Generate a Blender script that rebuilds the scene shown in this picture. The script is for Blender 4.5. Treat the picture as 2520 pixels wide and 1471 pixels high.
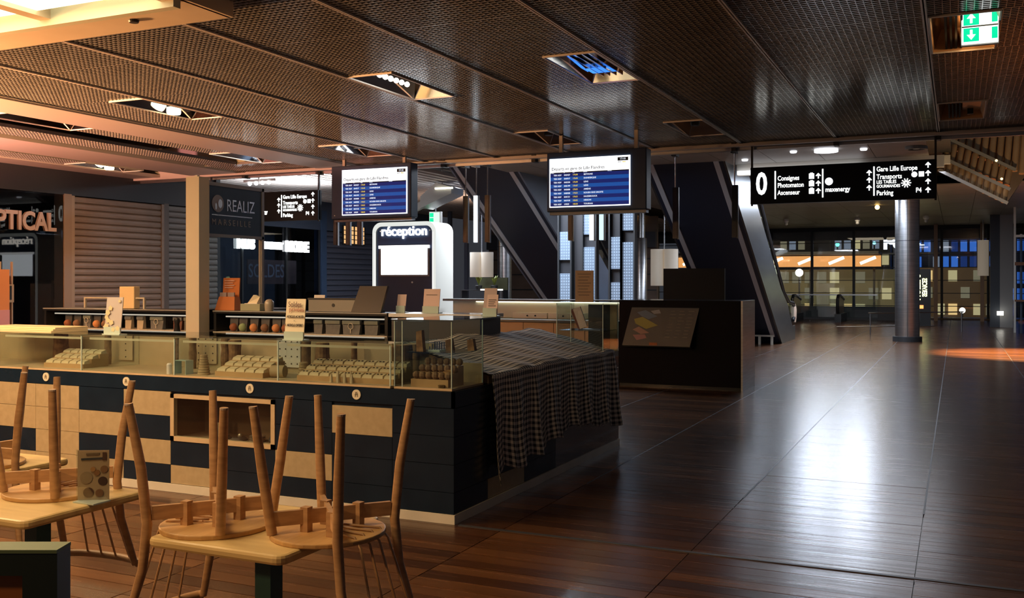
import bpy, math, random
from mathutils import Vector, Matrix, Euler
random.seed(7)
PI = math.pi
scene = bpy.context.scene
col = scene.collection
for o in list(bpy.data.objects):
    bpy.data.objects.remove(o)

# ------------------------------------------------------------------ camera
YAW = math.radians(24.5)
cam_data = bpy.data.cameras.new('camera')
cam = bpy.data.objects.new('camera', cam_data); col.objects.link(cam)
cam.location = (0, 0, 1.56)
cam.rotation_euler = (PI/2, 0, YAW)
cam_data.sensor_width = 36.0
cam_data.lens = 36.0*2400/2520
cam_data.shift_y = -(735.5-693)/2520
cam_data.clip_start = 0.05; cam_data.clip_end = 400
scene.camera = cam

# ------------------------------------------------------------------ world, exposure
world = bpy.data.worlds.new('night'); scene.world = world
world.use_nodes = True
bg = world.node_tree.nodes['Background']
bg.inputs[0].default_value = (0.20, 0.21, 0.25, 1); bg.inputs[1].default_value = 0.16
vs = scene.view_settings
vs.view_transform = 'Standard'; vs.look = 'None'; vs.gamma = 1.0; vs.exposure = 0.0
vs.use_curve_mapping = False

# ------------------------------------------------------------------ lamps of the place, and added fills
def lamp(name, kind, loc, energy, color, size=0.3, size_y=None, rot=(0, 0, 0), spot=None, blend=.4):
    l = bpy.data.lights.new(name, kind); l.energy = energy; l.color = color
    if kind == 'AREA':
        l.size = size
        if size_y: l.shape = 'RECTANGLE'; l.size_y = size_y
    else:
        l.shadow_soft_size = size
    if spot: l.spot_size = math.radians(spot); l.spot_blend = blend
    o = bpy.data.objects.new(name, l); col.objects.link(o)
    o.location = loc; o.rotation_euler = rot
    return o
WARM = (1.0, 0.56, 0.24)
# warm cafe lamps: the luminous field at the upper left, and fills added out of view beside and behind the camera
lamp('table_fill', 'AREA', (-2.7, 1.5, 3.2), 42, (1.0, .66, .34), .8, .8)  # overhead fill added to brighten the table tops
lamp('cafe_lamp', 'AREA', (-6.6, 3.4, 3.12), 90, WARM, 3.4, 1.6)
lamp('cafe_fill', 'POINT', (-7.4, 2.6, 2.45), 150, (1.0, 0.50, 0.20), .12)  # added warm fill, not an actual pendant
lamp('ceiling_fill', 'SPOT', (-10.4, 4.0, 2.45), 5600, (1.0, 0.46, 0.17), .12, rot=(PI, 0, 0), spot=172, blend=.1)  # added without a fixture, turns the left ceiling orange
lamp('cafe_fill_near', 'SPOT', (-3.6, -0.9, 2.45), 150, (1.0, 0.52, 0.19), .12, spot=164, blend=.2)  # added fill for chairs and counter front
lamp('ceiling_fill_pink', 'SPOT', (-12.0, 6.6, 2.55), 1300, (1.0, .34, .30), .12, rot=(PI, 0, 0), spot=172, blend=.1)  # added only to tint the left ceiling pink
# orange downlight pool on the hall floor at the right
lamp('hall_downlight', 'SPOT', (1.6, 23.6, 3.7), 9000, (1.0, 0.55, 0.22), 0.05, spot=66, blend=.5)
lamp('baffle_fill', 'SPOT', (.9, 19.0, 2.0), 150, (1.0, .66, .34), .06, rot=(PI-.6, 0, 0), spot=110, blend=.5)  # extra light added so the golden tubes show
lamp('street_fill', 'SPOT', (-6, 52.0, 6.0), 1600, (1.0, .80, .5), .3, rot=(.9, 0, 0), spot=120)  # unseen fill added to lift the building fronts outside
# fill lamps without fixtures, added to brighten the hall behind the ceiling edge
lamp('hall_fill_left', 'AREA', (-11.5, 21.0, 3.75), 220, (.80, .88, 1.0), 2.0, 2.0)
lamp('hall_fill_mid', 'AREA', (-7.0, 16.0, 3.75), 300, (.80, .88, 1.0), 1.5, 1.5)
lamp('hall_fill_right', 'AREA', (-1.2, 20.5, 3.75), 90, (.86, .90, 1.0), 2.0, 2.0)
lamp('hall_fill_far', 'AREA', (-3.5, 35.0, 3.75), 90, (1.0, .85, .62), 3.0, 3.0)
# warm wash on the brown roller shutter at the left
lamp('shop_row_lamp', 'AREA', (-11.6, 10.6, 3.2), 30, (1.0, 0.6, 0.32), 1.2, .3)

# ------------------------------------------------------------------ materials
MATS = {}
def mat(name, base=(.5, .5, .5), rough=.5, metal=0., em=None, strength=1., spec=.5, coat=0., sheen=0.):
    if name in MATS: return MATS[name]
    m = bpy.data.materials.new(name); m.use_nodes = True
    b = m.node_tree.nodes['Principled BSDF']
    b.inputs['Base Color'].default_value = (*base, 1)
    b.inputs['Roughness'].default_value = rough
    b.inputs['Metallic'].default_value = metal
    b.inputs['Specular IOR Level'].default_value = spec
    b.inputs['Coat Weight'].default_value = coat
    if em:
        b.inputs['Emission Color'].default_value = (*em, 1)
        b.inputs['Emission Strength'].default_value = strength
    MATS[name] = m
    return m
def emis(name, c, s): return mat(name, (0.02, 0.02, 0.02), .6, em=c, strength=s)
def nodes(m): return m.node_tree.nodes, m.node_tree.links, m.node_tree.nodes['Principled BSDF']
def noisy(name, c1, c2, scale=(1, 1, 1), rough=.5, bump=0., metal=0., detail=4, ramp=(.35, .65), coat=0., rvar=0., spec=.5):
    m = mat(name, c1, rough, metal, coat=coat, spec=spec)
    n, l, b = nodes(m)
    tc = n.new('ShaderNodeTexCoord'); mp = n.new('ShaderNodeMapping'); mp.inputs['Scale'].default_value = scale
    nz = n.new('ShaderNodeTexNoise'); nz.inputs['Detail'].default_value = detail; nz.inputs['Scale'].default_value = 1
    rp = n.new('ShaderNodeValToRGB')
    rp.color_ramp.elements[0].position = ramp[0]; rp.color_ramp.elements[1].position = ramp[1]
    rp.color_ramp.elements[0].color = (*c1, 1); rp.color_ramp.elements[1].color = (*c2, 1)
    l.new(tc.outputs['Object'], mp.inputs[0]); l.new(mp.outputs[0], nz.inputs[0])
    l.new(nz.outputs[0], rp.inputs[0]); l.new(rp.outputs[0], b.inputs['Base Color'])
    if rvar:
        mr = n.new('ShaderNodeMapRange'); mr.inputs[3].default_value = rough-rvar; mr.inputs[4].default_value = rough+rvar
        l.new(nz.outputs[0], mr.inputs[0]); l.new(mr.outputs[0], b.inputs['Roughness'])
    if bump:
        bp = n.new('ShaderNodeBump'); bp.inputs['Strength'].default_value = bump; bp.inputs['Distance'].default_value = .01
        l.new(nz.outputs[0], bp.inputs['Height']); l.new(bp.outputs[0], b.inputs['Normal'])
    return m
def glass(name, tint=(.9, .95, .95), refl=.12, alpha=.06):
    """thin pane: transparent with a fresnel reflection"""
    if name in MATS: return MATS[name]
    m = bpy.data.materials.new(name); m.use_nodes = True
    n = m.node_tree.nodes; l = m.node_tree.links; n.clear()
    out = n.new('ShaderNodeOutputMaterial'); mx = n.new('ShaderNodeMixShader')
    tr = n.new('ShaderNodeBsdfTransparent'); tr.inputs[0].default_value = (*tint, 1)
    gl = n.new('ShaderNodeBsdfGlossy'); gl.inputs['Roughness'].default_value = .02
    fr = n.new('ShaderNodeFresnel'); fr.inputs[0].default_value = 1.5
    ad = n.new('ShaderNodeMath'); ad.operation = 'MULTIPLY_ADD'; ad.inputs[1].default_value = 1.0; ad.inputs[2].default_value = alpha; ad.use_clamp = True
    geo = n.new('ShaderNodeNewGeometry'); inv = n.new('ShaderNodeMath'); inv.operation = 'SUBTRACT'; inv.inputs[0].default_value = 1.0
    mu = n.new('ShaderNodeMath'); mu.operation = 'MULTIPLY'
    l.new(geo.outputs['Backfacing'], inv.inputs[1]); l.new(fr.outputs[0], ad.inputs[0])
    l.new(ad.outputs[0], mu.inputs[0]); l.new(inv.outputs[0], mu.inputs[1]); l.new(mu.outputs[0], mx.inputs[0])
    l.new(tr.outputs[0], mx.inputs[1]); l.new(gl.outputs[0], mx.inputs[2]); l.new(mx.outputs[0], out.inputs[0])
    MATS[name] = m
    return m

wood_chair = noisy('wood_chair', (.42, .25, .125), (.54, .33, .17), (14, 14, 60), .5)
wood_seat = noisy('wood_seat', (.52, .31, .125), (.62, .39, .165), (6, 40, 6), .45)
wood_table = noisy('wood_table', (.64, .48, .22), (.74, .57, .27), (3, 30, 3), .42)
teal = noisy('teal_steel', (.02, .085, .095), (.03, .11, .12), (8, 8, 8), .45)
navy = noisy('navy_laminate', (.008, .017, .034), (.010, .021, .042), (5, 5, 5), .22, rvar=.05)
beige = noisy('beige_tile', (.40, .315, .19), (.45, .355, .22), (18, 18, 18), .5)
cream = noisy('cream_board', (.52, .39, .24), (.58, .44, .28), (6, 6, 6), .5)
plinth_m = noisy('plinth_cream', (.62, .58, .50), (.70, .66, .58), (4, 4, 4), .35)
white_m = mat('white_paint', (.78, .76, .70), .5)
cream_post = noisy('cream_post', (.54, .49, .38), (.58, .53, .42), (3, 3, 2), .5)
black_m = mat('black_board', (.012, .013, .016), .35)
black_gloss = mat('black_gloss', (.006, .006, .009), .16)
steel = noisy('brushed_steel', (.42, .42, .43), (.52, .52, .53), (2, 2, 40), .32, metal=1.)
steel_dark = mat('dark_steel', (.10, .11, .13), .4, .6)
mirror = mat('polished_metal', (.80, .80, .82), .06, 1.)
grille_m = noisy('ceiling_grille_paint', (.21, .205, .20), (.25, .245, .24), (4, 4, 4), .16, metal=.12, spec=.25)
rail_m = mat('ceiling_rail_paint', (.58, .55, .52), .4, .1)
band_m = mat('ceiling_band_paint', (.50, .46, .42), .45, .1)
dark_m = mat('plenum_black', (.012, .011, .010), .9)
soffit_m = noisy('soffit_beige', (.62, .52, .38), (.66, .56, .42), (3, 3, 3), .55)
charcoal = mat('charcoal_paint', (.022, .024, .027), .5)
blue_panel = noisy('blue_panel', (.045, .080, .145), (.052, .09, .165), (4, 4, 4), .4, spec=.25)
pane = glass('clear_pane')
pane_top = glass('clear_pane_top', (.86, .92, .92), alpha=.10)
pane_dark = glass('tinted_pane', (.55, .6, .66), alpha=.0)
pane_far = glass('facade_pane', (.92, .95, .97), alpha=.05)
edge_m = mat('glass_edge', (.50, .62, .56), .2, em=(.5, .62, .55), strength=.02)
paper = mat('white_paper', (.80, .74, .72), .7)
paper_pink = mat('pinkish_paper', (.72, .56, .54), .7)
paper_cream = mat('cream_paper', (.80, .72, .54), .7)
ink = mat('dark_ink', (.05, .045, .05), .7)
white_em = emis('white_glow', (1, 1, 1), 3.2)
sign_em = emis('sign_glow', (1.0, 1.0, .93), 2.2)

# floor: dark polished boards
def floor_mat(name, c_dark, c_mid, c_light, boards):
    m = mat(name, c_mid, .3, coat=.0)
    n, l, b = nodes(m)
    tc = n.new('ShaderNodeTexCoord'); geo = n.new('ShaderNodeNewGeometry')
    if boards:
        br = n.new('ShaderNodeTexBrick'); br.offset = 0
        br.inputs['Color1'].default_value = (*c_dark, 1); br.inputs['Color2'].default_value = (*c_light, 1)
        br.inputs['Mortar'].default_value = (.006, .004, .003, 1)
        br.inputs['Scale'].default_value = 1; br.inputs['Mortar Size'].default_value = .004
        br.inputs['Brick Width'].default_value = 1.2; br.inputs['Row Height'].default_value = .125
        mp0 = n.new('ShaderNodeMapping'); mp0.inputs['Location'].default_value = (.2, 0.05, 0)
        l.new(geo.outputs['Position'], mp0.inputs[0]); l.new(mp0.outputs[0], br.inputs['Vector'])
        base_out = br.outputs['Color']
    else:
        oi = n.new('ShaderNodeObjectInfo'); rp = n.new('ShaderNodeValToRGB')
        rp.color_ramp.elements[0].color = (*c_dark, 1); rp.color_ramp.elements[1].color = (*c_light, 1)
        l.new(oi.outputs['Random'], rp.inputs[0]); base_out = rp.outputs[0]
    mp = n.new('ShaderNodeMapping'); mp.inputs['Scale'].default_value = (1.2, 34, 1)
    nz = n.new('ShaderNodeTexNoise'); nz.inputs['Scale'].default_value = 1; nz.inputs['Detail'].default_value = 5
    l.new(geo.outputs['Position'], mp.inputs[0]); l.new(mp.outputs[0], nz.inputs[0])
    mx = n.new('ShaderNodeMix'); mx.data_type = 'RGBA'; mx.blend_type = 'MULTIPLY'; mx.inputs[0].default_value = .55
    rp2 = n.new('ShaderNodeValToRGB'); rp2.color_ramp.elements[0].position = .3; rp2.color_ramp.elements[1].position = .7
    rp2.color_ramp.elements[0].color = (.5, .45, .4, 1); rp2.color_ramp.elements[1].color = (1.2, 1.2, 1.2, 1)
    l.new(nz.outputs[0], rp2.inputs[0]); l.new(base_out, mx.inputs[6]); l.new(rp2.outputs[0], mx.inputs[7])
    l.new(mx.outputs[2], b.inputs['Base Color'])
    mr = n.new('ShaderNodeMapRange'); mr.inputs[3].default_value = .17; mr.inputs[4].default_value = .33
    l.new(nz.outputs[0], mr.inputs[0]); l.new(mr.outputs[0], b.inputs['Roughness'])
    mp3 = n.new('ShaderNodeMapping'); mp3.inputs['Scale'].default_value = (.8, 9, 1)
    nz3 = n.new('ShaderNodeTexNoise'); nz3.inputs['Scale'].default_value = 1; nz3.inputs['Detail'].default_value = 2
    l.new(geo.outputs['Position'], mp3.inputs[0]); l.new(mp3.outputs[0], nz3.inputs[0])
    bp = n.new('ShaderNodeBump'); bp.inputs['Strength'].default_value = .16; bp.inputs['Distance'].default_value = .01
    l.new(nz3.outputs[0], bp.inputs['Height']); l.new(bp.outputs[0], b.inputs['Normal'])
    return m
floor_m = floor_mat('floor_boards', (.050, .022, .012), (.09, .04, .02), (.125, .055, .024), True)
plank_m = floor_mat('plank_wood', (.050, .020, .010), (.09, .04, .02), (.16, .072, .030), False)

# ------------------------------------------------------------------ mesh helpers
WL = {}          # world location of every parent
class MB:
    def __init__(s): s.v = []; s.f = []; s.uv = None
    def add(s, vs, fs):
        o = len(s.v); s.v += [tuple(v) for v in vs]; s.f += [tuple(i+o for i in f) for f in fs]; return s
    def box(s, x0, x1, y0, y1, z0, z1):
        return s.add([(x0, y0, z0), (x1, y0, z0), (x1, y1, z0), (x0, y1, z0), (x0, y0, z1), (x1, y0, z1), (x1, y1, z1), (x0, y1, z1)],
                     [(0, 3, 2, 1), (4, 5, 6, 7), (0, 1, 5, 4), (1, 2, 6, 5), (2, 3, 7, 6), (3, 0, 4, 7)])
    def bar(s, p0, p1, w, h, up=(0, 0, 1)):
        p0 = Vector(p0); p1 = Vector(p1); d = (p1-p0).normalized(); u = Vector(up)
        r = d.cross(u)
        if r.length < 1e-4: r = d.cross(Vector((1, 0, 0)))
        r.normalize(); u = r.cross(d).normalized()
        vs = []
        for p in (p0, p1):
            for a, b in ((-1, -1), (1, -1), (1, 1), (-1, 1)): vs.append(p+r*a*w/2+u*b*h/2)
        return s.add(vs, [(0, 1, 2, 3), (4, 7, 6, 5), (0, 4, 5, 1), (1, 5, 6, 2), (2, 6, 7, 3), (3, 7, 4, 0)])
    def tube(s, pts, rad, n=10, cap=True):
        pts = [Vector(p) for p in pts]
        if not hasattr(rad, '__len__'): rad = [rad]*len(pts)
        o = len(s.v); prev = None
        for i, p in enumerate(pts):
            d = (pts[min(i+1, len(pts)-1)]-pts[max(i-1, 0)]).normalized()
            if prev is None:
                a = d.cross(Vector((0, 0, 1)))
                if a.length < 1e-3: a = d.cross(Vector((1, 0, 0)))
            else:
                a = prev-d*prev.dot(d)
            a.normalize(); prev = a; b = d.cross(a)
            for k in range(n):
                t = 2*PI*k/n; s.v.append(tuple(p+(a*math.cos(t)+b*math.sin(t))*rad[i]))
        for i in range(len(pts)-1):
            for k in range(n):
                k2 = (k+1) % n
                s.f.append((o+i*n+k, o+i*n+k2, o+(i+1)*n+k2, o+(i+1)*n+k))
        if cap:
            s.f.append(tuple(o+k for k in range(n))[::-1]); s.f.append(tuple(o+(len(pts)-1)*n+k for k in range(n)))
        return s
    def lathe(s, prof, c=(0, 0), n=24):
        o = len(s.v)
        for r, z in prof:
            for k in range(n):
                t = 2*PI*k/n; s.v.append((c[0]+r*math.cos(t), c[1]+r*math.sin(t), z))
        for i in range(len(prof)-1):
            for k in range(n):
                k2 = (k+1) % n; s.f.append((o+i*n+k, o+i*n+k2, o+(i+1)*n+k2, o+(i+1)*n+k))
        s.f.append(tuple(o+k for k in range(n))[::-1]); s.f.append(tuple(o+(len(prof)-1)*n+k for k in range(n)))
        return s
    def prism(s, poly, a, b, axis='y'):
        """polygon in the plane across an axis, extruded from a to b"""
        n = len(poly); vs = []
        for q in (a, b):
            for (p, r) in poly:
                vs.append((p, q, r) if axis == 'y' else ((q, p, r) if axis == 'x' else (p, r, q)))
        return s.add(vs, [tuple(range(n)), tuple(range(2*n-1, n-1, -1))]+[(i, i+n, (i+1) % n+n, (i+1) % n) for i in range(n)])
    def ball(s, c, r, n=10, m=6, sz=1.):
        prof = [(max(r*math.sin(PI*i/m), .0005), c[2]-r*sz*math.cos(PI*i/m)) for i in range(m+1)]
        return s.lathe(prof, (c[0], c[1]), n)
def wl(p): return WL.get(p.name, Vector((0, 0, 0))) if p else Vector((0, 0, 0))
def tag(o, label=None, cat=None, group=None, kind=None):
    if label: o['label'] = label
    if cat: o['category'] = cat
    if group: o['group'] = group
    if kind: o['kind'] = kind
    return o
def obj(name, mb, m, parent=None, local=False, smooth=False, origin=None, bevel=0):
    off = Vector((0, 0, 0))
    if parent is not None:
        if not local: off = wl(parent)
    elif origin is not None: off = Vector(origin)
    elif mb.v:
        xs = [v[0] for v in mb.v]; ys = [v[1] for v in mb.v]; zs = [v[2] for v in mb.v]
        off = Vector(((min(xs)+max(xs))/2, (min(ys)+max(ys))/2, min(zs)))
    me = bpy.data.meshes.new(name)
    me.from_pydata([tuple(Vector(v)-off) for v in mb.v], [], mb.f)
    me.materials.append(m); me.update()
    if smooth:
        for p in me.polygons: p.use_smooth = True
        try: me.set_sharp_from_angle(angle=math.radians(40))
        except Exception: pass
    o = bpy.data.objects.new(name, me); col.objects.link(o)
    if parent is not None:
        o.parent = parent; WL[o.name] = wl(parent) if not local else Vector((0, 0, 0))
        if not local: pass
    else:
        o.location = off; WL[o.name] = off
    if bevel:
        b = o.modifiers.new('bevel', 'BEVEL'); b.width = bevel; b.segments = 2; b.limit_method = 'ANGLE'
    return o
def empty(name, loc, label, cat, group=None, rot=(0, 0, 0)):
    o = bpy.data.objects.new(name, None); col.objects.link(o)
    o.location = loc; o.rotation_euler = rot; o.empty_display_size = .1
    WL[o.name] = Vector(loc)
    return tag(o, label, cat, group)
def struct(name, mb=None, m=None, loc=(0, 0, 0)):
    if mb is None:
        o = bpy.data.objects.new(name, None); col.objects.link(o); o.location = loc; WL[o.name] = Vector(loc); o.empty_display_size = .1
    else: o = obj(name, mb, m)
    return tag(o, kind='structure')
def inst(name, mesh, parent, loc, rot=(0, 0, 0), scale=(1, 1, 1)):
    o = bpy.data.objects.new(name, mesh); col.objects.link(o)
    o.parent = parent; o.location = Vector(loc)-wl(parent); o.rotation_euler = rot; o.scale = scale
    WL[o.name] = Vector(loc)
    return o
def mesh(name, mb, m, smooth=False):
    me = bpy.data.meshes.new(name); me.from_pydata(mb.v, [], mb.f); me.materials.append(m); me.update()
    if smooth:
        for p in me.polygons: p.use_smooth = True
        try: me.set_sharp_from_angle(angle=math.radians(40))
        except Exception: pass
    return me
def copy_tree(o, parent=None):
    c = o.copy(); col.objects.link(c)
    if parent is not None: c.parent = parent
    for ch in list(o.children): copy_tree(ch, c)
    return c
FACE_Y = (PI/2, 0, 0)          # lettering read by someone looking along +Y
FACE_X = (PI/2, 0, PI/2)       # lettering read by someone looking along -X
def text(s, size, m, parent, loc, rot=FACE_Y, bold=0., align='LEFT', depth=.002, name='lettering', sx=1.):
    cu = bpy.data.curves.new(name, 'FONT'); cu.body = s; cu.size = size; cu.offset = bold; cu.extrude = depth
    cu.align_x = align; cu.align_y = 'CENTER'; cu.resolution_u = 3
    t = bpy.data.objects.new('tmp', cu); col.objects.link(t)
    dg = bpy.context.evaluated_depsgraph_get()
    me = bpy.data.meshes.new_from_object(t.evaluated_get(dg))
    bpy.data.objects.remove(t); bpy.data.curves.remove(cu)
    me.name = name; me.materials.clear(); me.materials.append(m)
    o = bpy.data.objects.new(name, me); col.objects.link(o)
    o.parent = parent; o.location = Vector(loc)-wl(parent); o.rotation_euler = rot; o.scale = (sx, 1, 1)
    WL[o.name] = Vector(loc)
    return o

# ================================================================== SETTING
CZ = 3.40                      # underside of the grille ceiling
EDGE = 13.05                   # where the grille ceiling ends
FZ = 3.85                      # ceiling of the hall behind
# ---- floor
floor = struct('floor', MB().box(-24, 9, -4, 47.5, -.25, -.012), floor_m)
floor.location.z += 0
fl2 = MB().box(-24, 9, 8.0, 47.5, -.012, 0).box(-24, -7.4, -4, 8.0, -.012, 0).box(1.0, 9, -4, 8.0, -.012, 0).box(-7.4, 1.0, -4, 3.0, -.012, 0)
obj('boarding', fl2, floor_m, floor)
plank = mesh('plank', MB().box(-.597, .597, -.0605, .0605, -.012, 0), plank_m)
for i in range(7):
    for j in range(40):
        x = -6.8+1.2*i+.0; y = 3.0625+.125*j
        if y > 5.62 and x+.6 < -2.9: continue
        inst('plank', plank, floor, (x, y, random.uniform(-.0012, 0)), (random.uniform(-.0012, .0012), 0, 0))
strip = mesh('joint_strip', MB().box(-.006, .006, -19.9, 19.9, -.002, .0012), steel_dark)
for k in range(-3, 3):
    inst('joint_strip', strip, floor, (-.2+1.2*k, 27.0, 0))
obj('threshold_strip', MB().box(-2.9, 6, 5.53, 5.56, -.002, .003), steel_dark, floor)

# ---- grille ceiling (egg-crate panels on rails)
ceiling = struct('ceiling', MB().box(-13.6, 3.4, -4, EDGE, CZ+.5, CZ+.56), dark_m)
def crate(w, d, px, py, t=.006, h=.042, tx=.018):
    mb = MB(); nx = int(round(w/px)); ny = int(round(d/py))
    for i in range(nx+1):
        x = -w/2+i*w/nx; mb.add([(x-t/2, -d/2, 0), (x+t/2, -d/2, 0), (x+t/2, d/2, 0), (x-t/2, d/2, 0), (x-t/2, -d/2, h), (x+t/2, -d/2, h), (x+t/2, d/2, h), (x-t/2, d/2, h)],
                                [(0, 3, 2, 1), (3, 0, 4, 7), (1, 2, 6, 5)])
    for j in range(ny+1):
        y = -d/2+j*d/ny; t2 = .003; mb.add([(-w/2, y-tx/2, .001), (w/2, y-tx/2, .001), (w/2, y+tx/2, .001), (-w/2, y+tx/2, .001), (-w/2, y-t2/2, h), (w/2, y-t2/2, h), (w/2, y+t2/2, h), (-w/2, y+t2/2, h)],
                                [(0, 3, 2, 1), (0, 1, 5, 4), (2, 3, 7, 6)])
    return mb
PW = 1.2
full = mesh('grille_panel', crate(1.165, 1.19, .048, .048), grille_m)
part_w = mesh('grille_panel_narrow', crate(.70, 1.19, .048, .048), grille_m)
half_d = mesh('grille_panel_short', crate(1.165, .86, .048, .048), grille_m)
half_w = mesh('grille_panel_half', crate(.50, 1.19, .048, .048), grille_m)
JX = [-.2-1.2*k for k in range(-3, 12)]        # joints along Y
ROWS = [1.35+1.2*k for k in range(0, 10)]      # row starts; module rows are 7.35 and 10.95
mods = {(-.2, 1), (-2.6, -1), (-5.0, 1), (-7.4, -1), (-9.8, 1), (-12.2, -1)}
SOLID = [(-9.32, -8.62), (-11.95, -10.95)]
MODS = []
for jx in JX:
    xr = jx+1.2                                 # this bay runs jx..jx+1.2
    bay = (round(jx, 2), round(xr, 2))
    for y0 in ROWS:
        if y0 < 4.5 and jx < -5.5: continue     # lamp field there
        yc = y0+.6
        z = CZ
        if y0 > 12: 
            if jx > -12: inst('grille_panel', half_d, ceiling, (jx+.6, 12.15+.45, z))
            continue
        is_mod = abs(y0-7.35) < .01 or abs(y0-10.95) < .01
        right_side = any(abs(jx-m[0]) < .01 and m[1] == 1 for m in mods)
        left_side = any(abs(xr-m[0]) < .01 and m[1] == -1 for m in mods)
        if is_mod and right_side:
            MODS.append((jx+.03, jx+.47, y0+.02, y0+1.18))
            inst('grille_panel', part_w, ceiling, (jx+.48+.36, yc, z))
        elif is_mod and left_side:
            MODS.append((xr-.47, xr-.03, y0+.02, y0+1.18))
            inst('grille_panel', part_w, ceiling, (jx+.36, yc, z))
        elif bay[0] == -9.8:
            inst('grille_panel', half_w, ceiling, (-9.53, yc, z))
        elif bay[0] == -12.2 or bay[0] == -11.0:
            inst('grille_panel', half_w, ceiling, (-10.55 if bay[0] == -11.0 else -12.2+.0, yc, z)) if bay[0] == -11.0 else None
        else:
            inst('grille_panel', full, ceiling, (jx+.6, yc, z))
rail = mesh('ceiling_rail', MB().box(-.016, -.005, 1.3, EDGE, CZ-.012, CZ+.05).box(.005, .016, 1.3, EDGE, CZ-.012, CZ+.05), rail_m)
for jx in JX:
    if jx > -9: inst('ceiling_rail', rail, ceiling, (jx, 0, 0))
for a, b in SOLID:
    obj('solid_band', MB().box(a, b, 4.9, EDGE, CZ-.025, CZ+.04), band_m, ceiling)
obj('solid_band', MB().box(-13.3, -12.75, 4.9, EDGE, CZ-.02, CZ+.04), band_m, ceiling)

# ceiling edge beam with its gutter
edge = struct('trim_1', MB().box(-13.3, 3.4, EDGE, EDGE+.06, CZ-.05, CZ+.56), rail_m)
obj('gutter', MB().box(-13.3, 3.4, EDGE-.10, EDGE, CZ-.055, CZ-.02), rail_m, edge)
obj('lower_rail', MB().box(-13.3, 3.4, EDGE+.06, EDGE+.11, CZ-.09, CZ-.05), steel, edge)
for x in (-12, -10.9, -9.4, -8.3, -7.1, -5.6, -4.2, -2.7, -1.4, -.2, 1.1):
    obj('clamp', MB().box(x-.03, x+.03, EDGE-.02, EDGE+.13, CZ-.10, CZ+.0), charcoal, edge)

# beige soffit of the cafe with its luminous field
soff = struct('trim_2', MB().box(-14, -4.35, 4.62, 5.08, CZ-.10, CZ+.02), soffit_m)
obj('lip', MB().box(-14, -4.35, 4.56, 4.62, CZ-.16, CZ+.02), mat('soffit_pale', (.70, .72, .56), .5), soff)
obj('sprinkler_cup', MB().lathe([(.030, CZ-.118), (.034, CZ-.108), (.034, CZ-.099)], (-4.98, 4.86), 16), charcoal, soff)
obj('side_return', MB().box(-4.37, -4.33, 1.4, 5.08, CZ-.10, CZ+.02), soffit_m, soff)
lf = empty('luminous_ceiling', (-8, 3.1, CZ-.06), 'glowing translucent ceiling panels behind the beige soffit, upper left corner', 'ceiling light')
lum = emis('lamp_diffuser', (1.0, .80, .48), 5.5)
for i in range(5):
    for j in range(2):
        x = -9.6+1.05*i; y = 2.5+1.03*j
        obj('diffuser', MB().box(x, x+.95, y, y+.93, CZ-.09, CZ-.06), lum, lf)
for i in range(6):
    obj('frame_bar', MB().box(-9.7+1.05*i, -9.6+1.05*i, 2.4, 4.56, CZ-.12, CZ-.04), soffit_m, lf)

# recessed mirror lamp modules
mod_lab = {
 (-.2, 7): 'copper lit ceiling module with dark slots holding the green exit sign',
 (-.2, 10): 'small unlit ceiling module with dark slots beside the hanging direction sign',
 (-2.6, 7): 'recessed mirror ceiling module glinting blue above the right departures screen',
 (-2.6, 10): 'dark recessed ceiling module between right departures screen and direction sign',
 (-5.0, 7): 'recessed mirror ceiling module full of bright bulbs, left of the blue one',
 (-5.0, 10): 'pale recessed ceiling module just above the right departures screen',
 (-7.4, 7): 'dark recessed ceiling module with a small round warm lamp, upper left',
 (-7.4, 10): 'pale recessed ceiling module just above the left departures screen',
 (-9.8, 7): 'dark recessed ceiling module at the far left under the orange band',
 (-9.8, 10): 'recessed ceiling module with white tubes above the navy shop sign',
 (-12.2, 7): 'dark recessed ceiling module near the optician, left edge',
 (-12.2, 10): 'dark recessed ceiling module with warm lamp above the brown shutter'}
copper = noisy('copper_tray', (.70, .42, .22), (.76, .47, .26), (3, 3, 3), .3, metal=.15)
warm_bulb = emis('warm_bulb', (1.0, .78, .42), 9)
white_bulb_glint = emis('white_bulb_glint', (1.0, .95, .85), 7)
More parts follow.
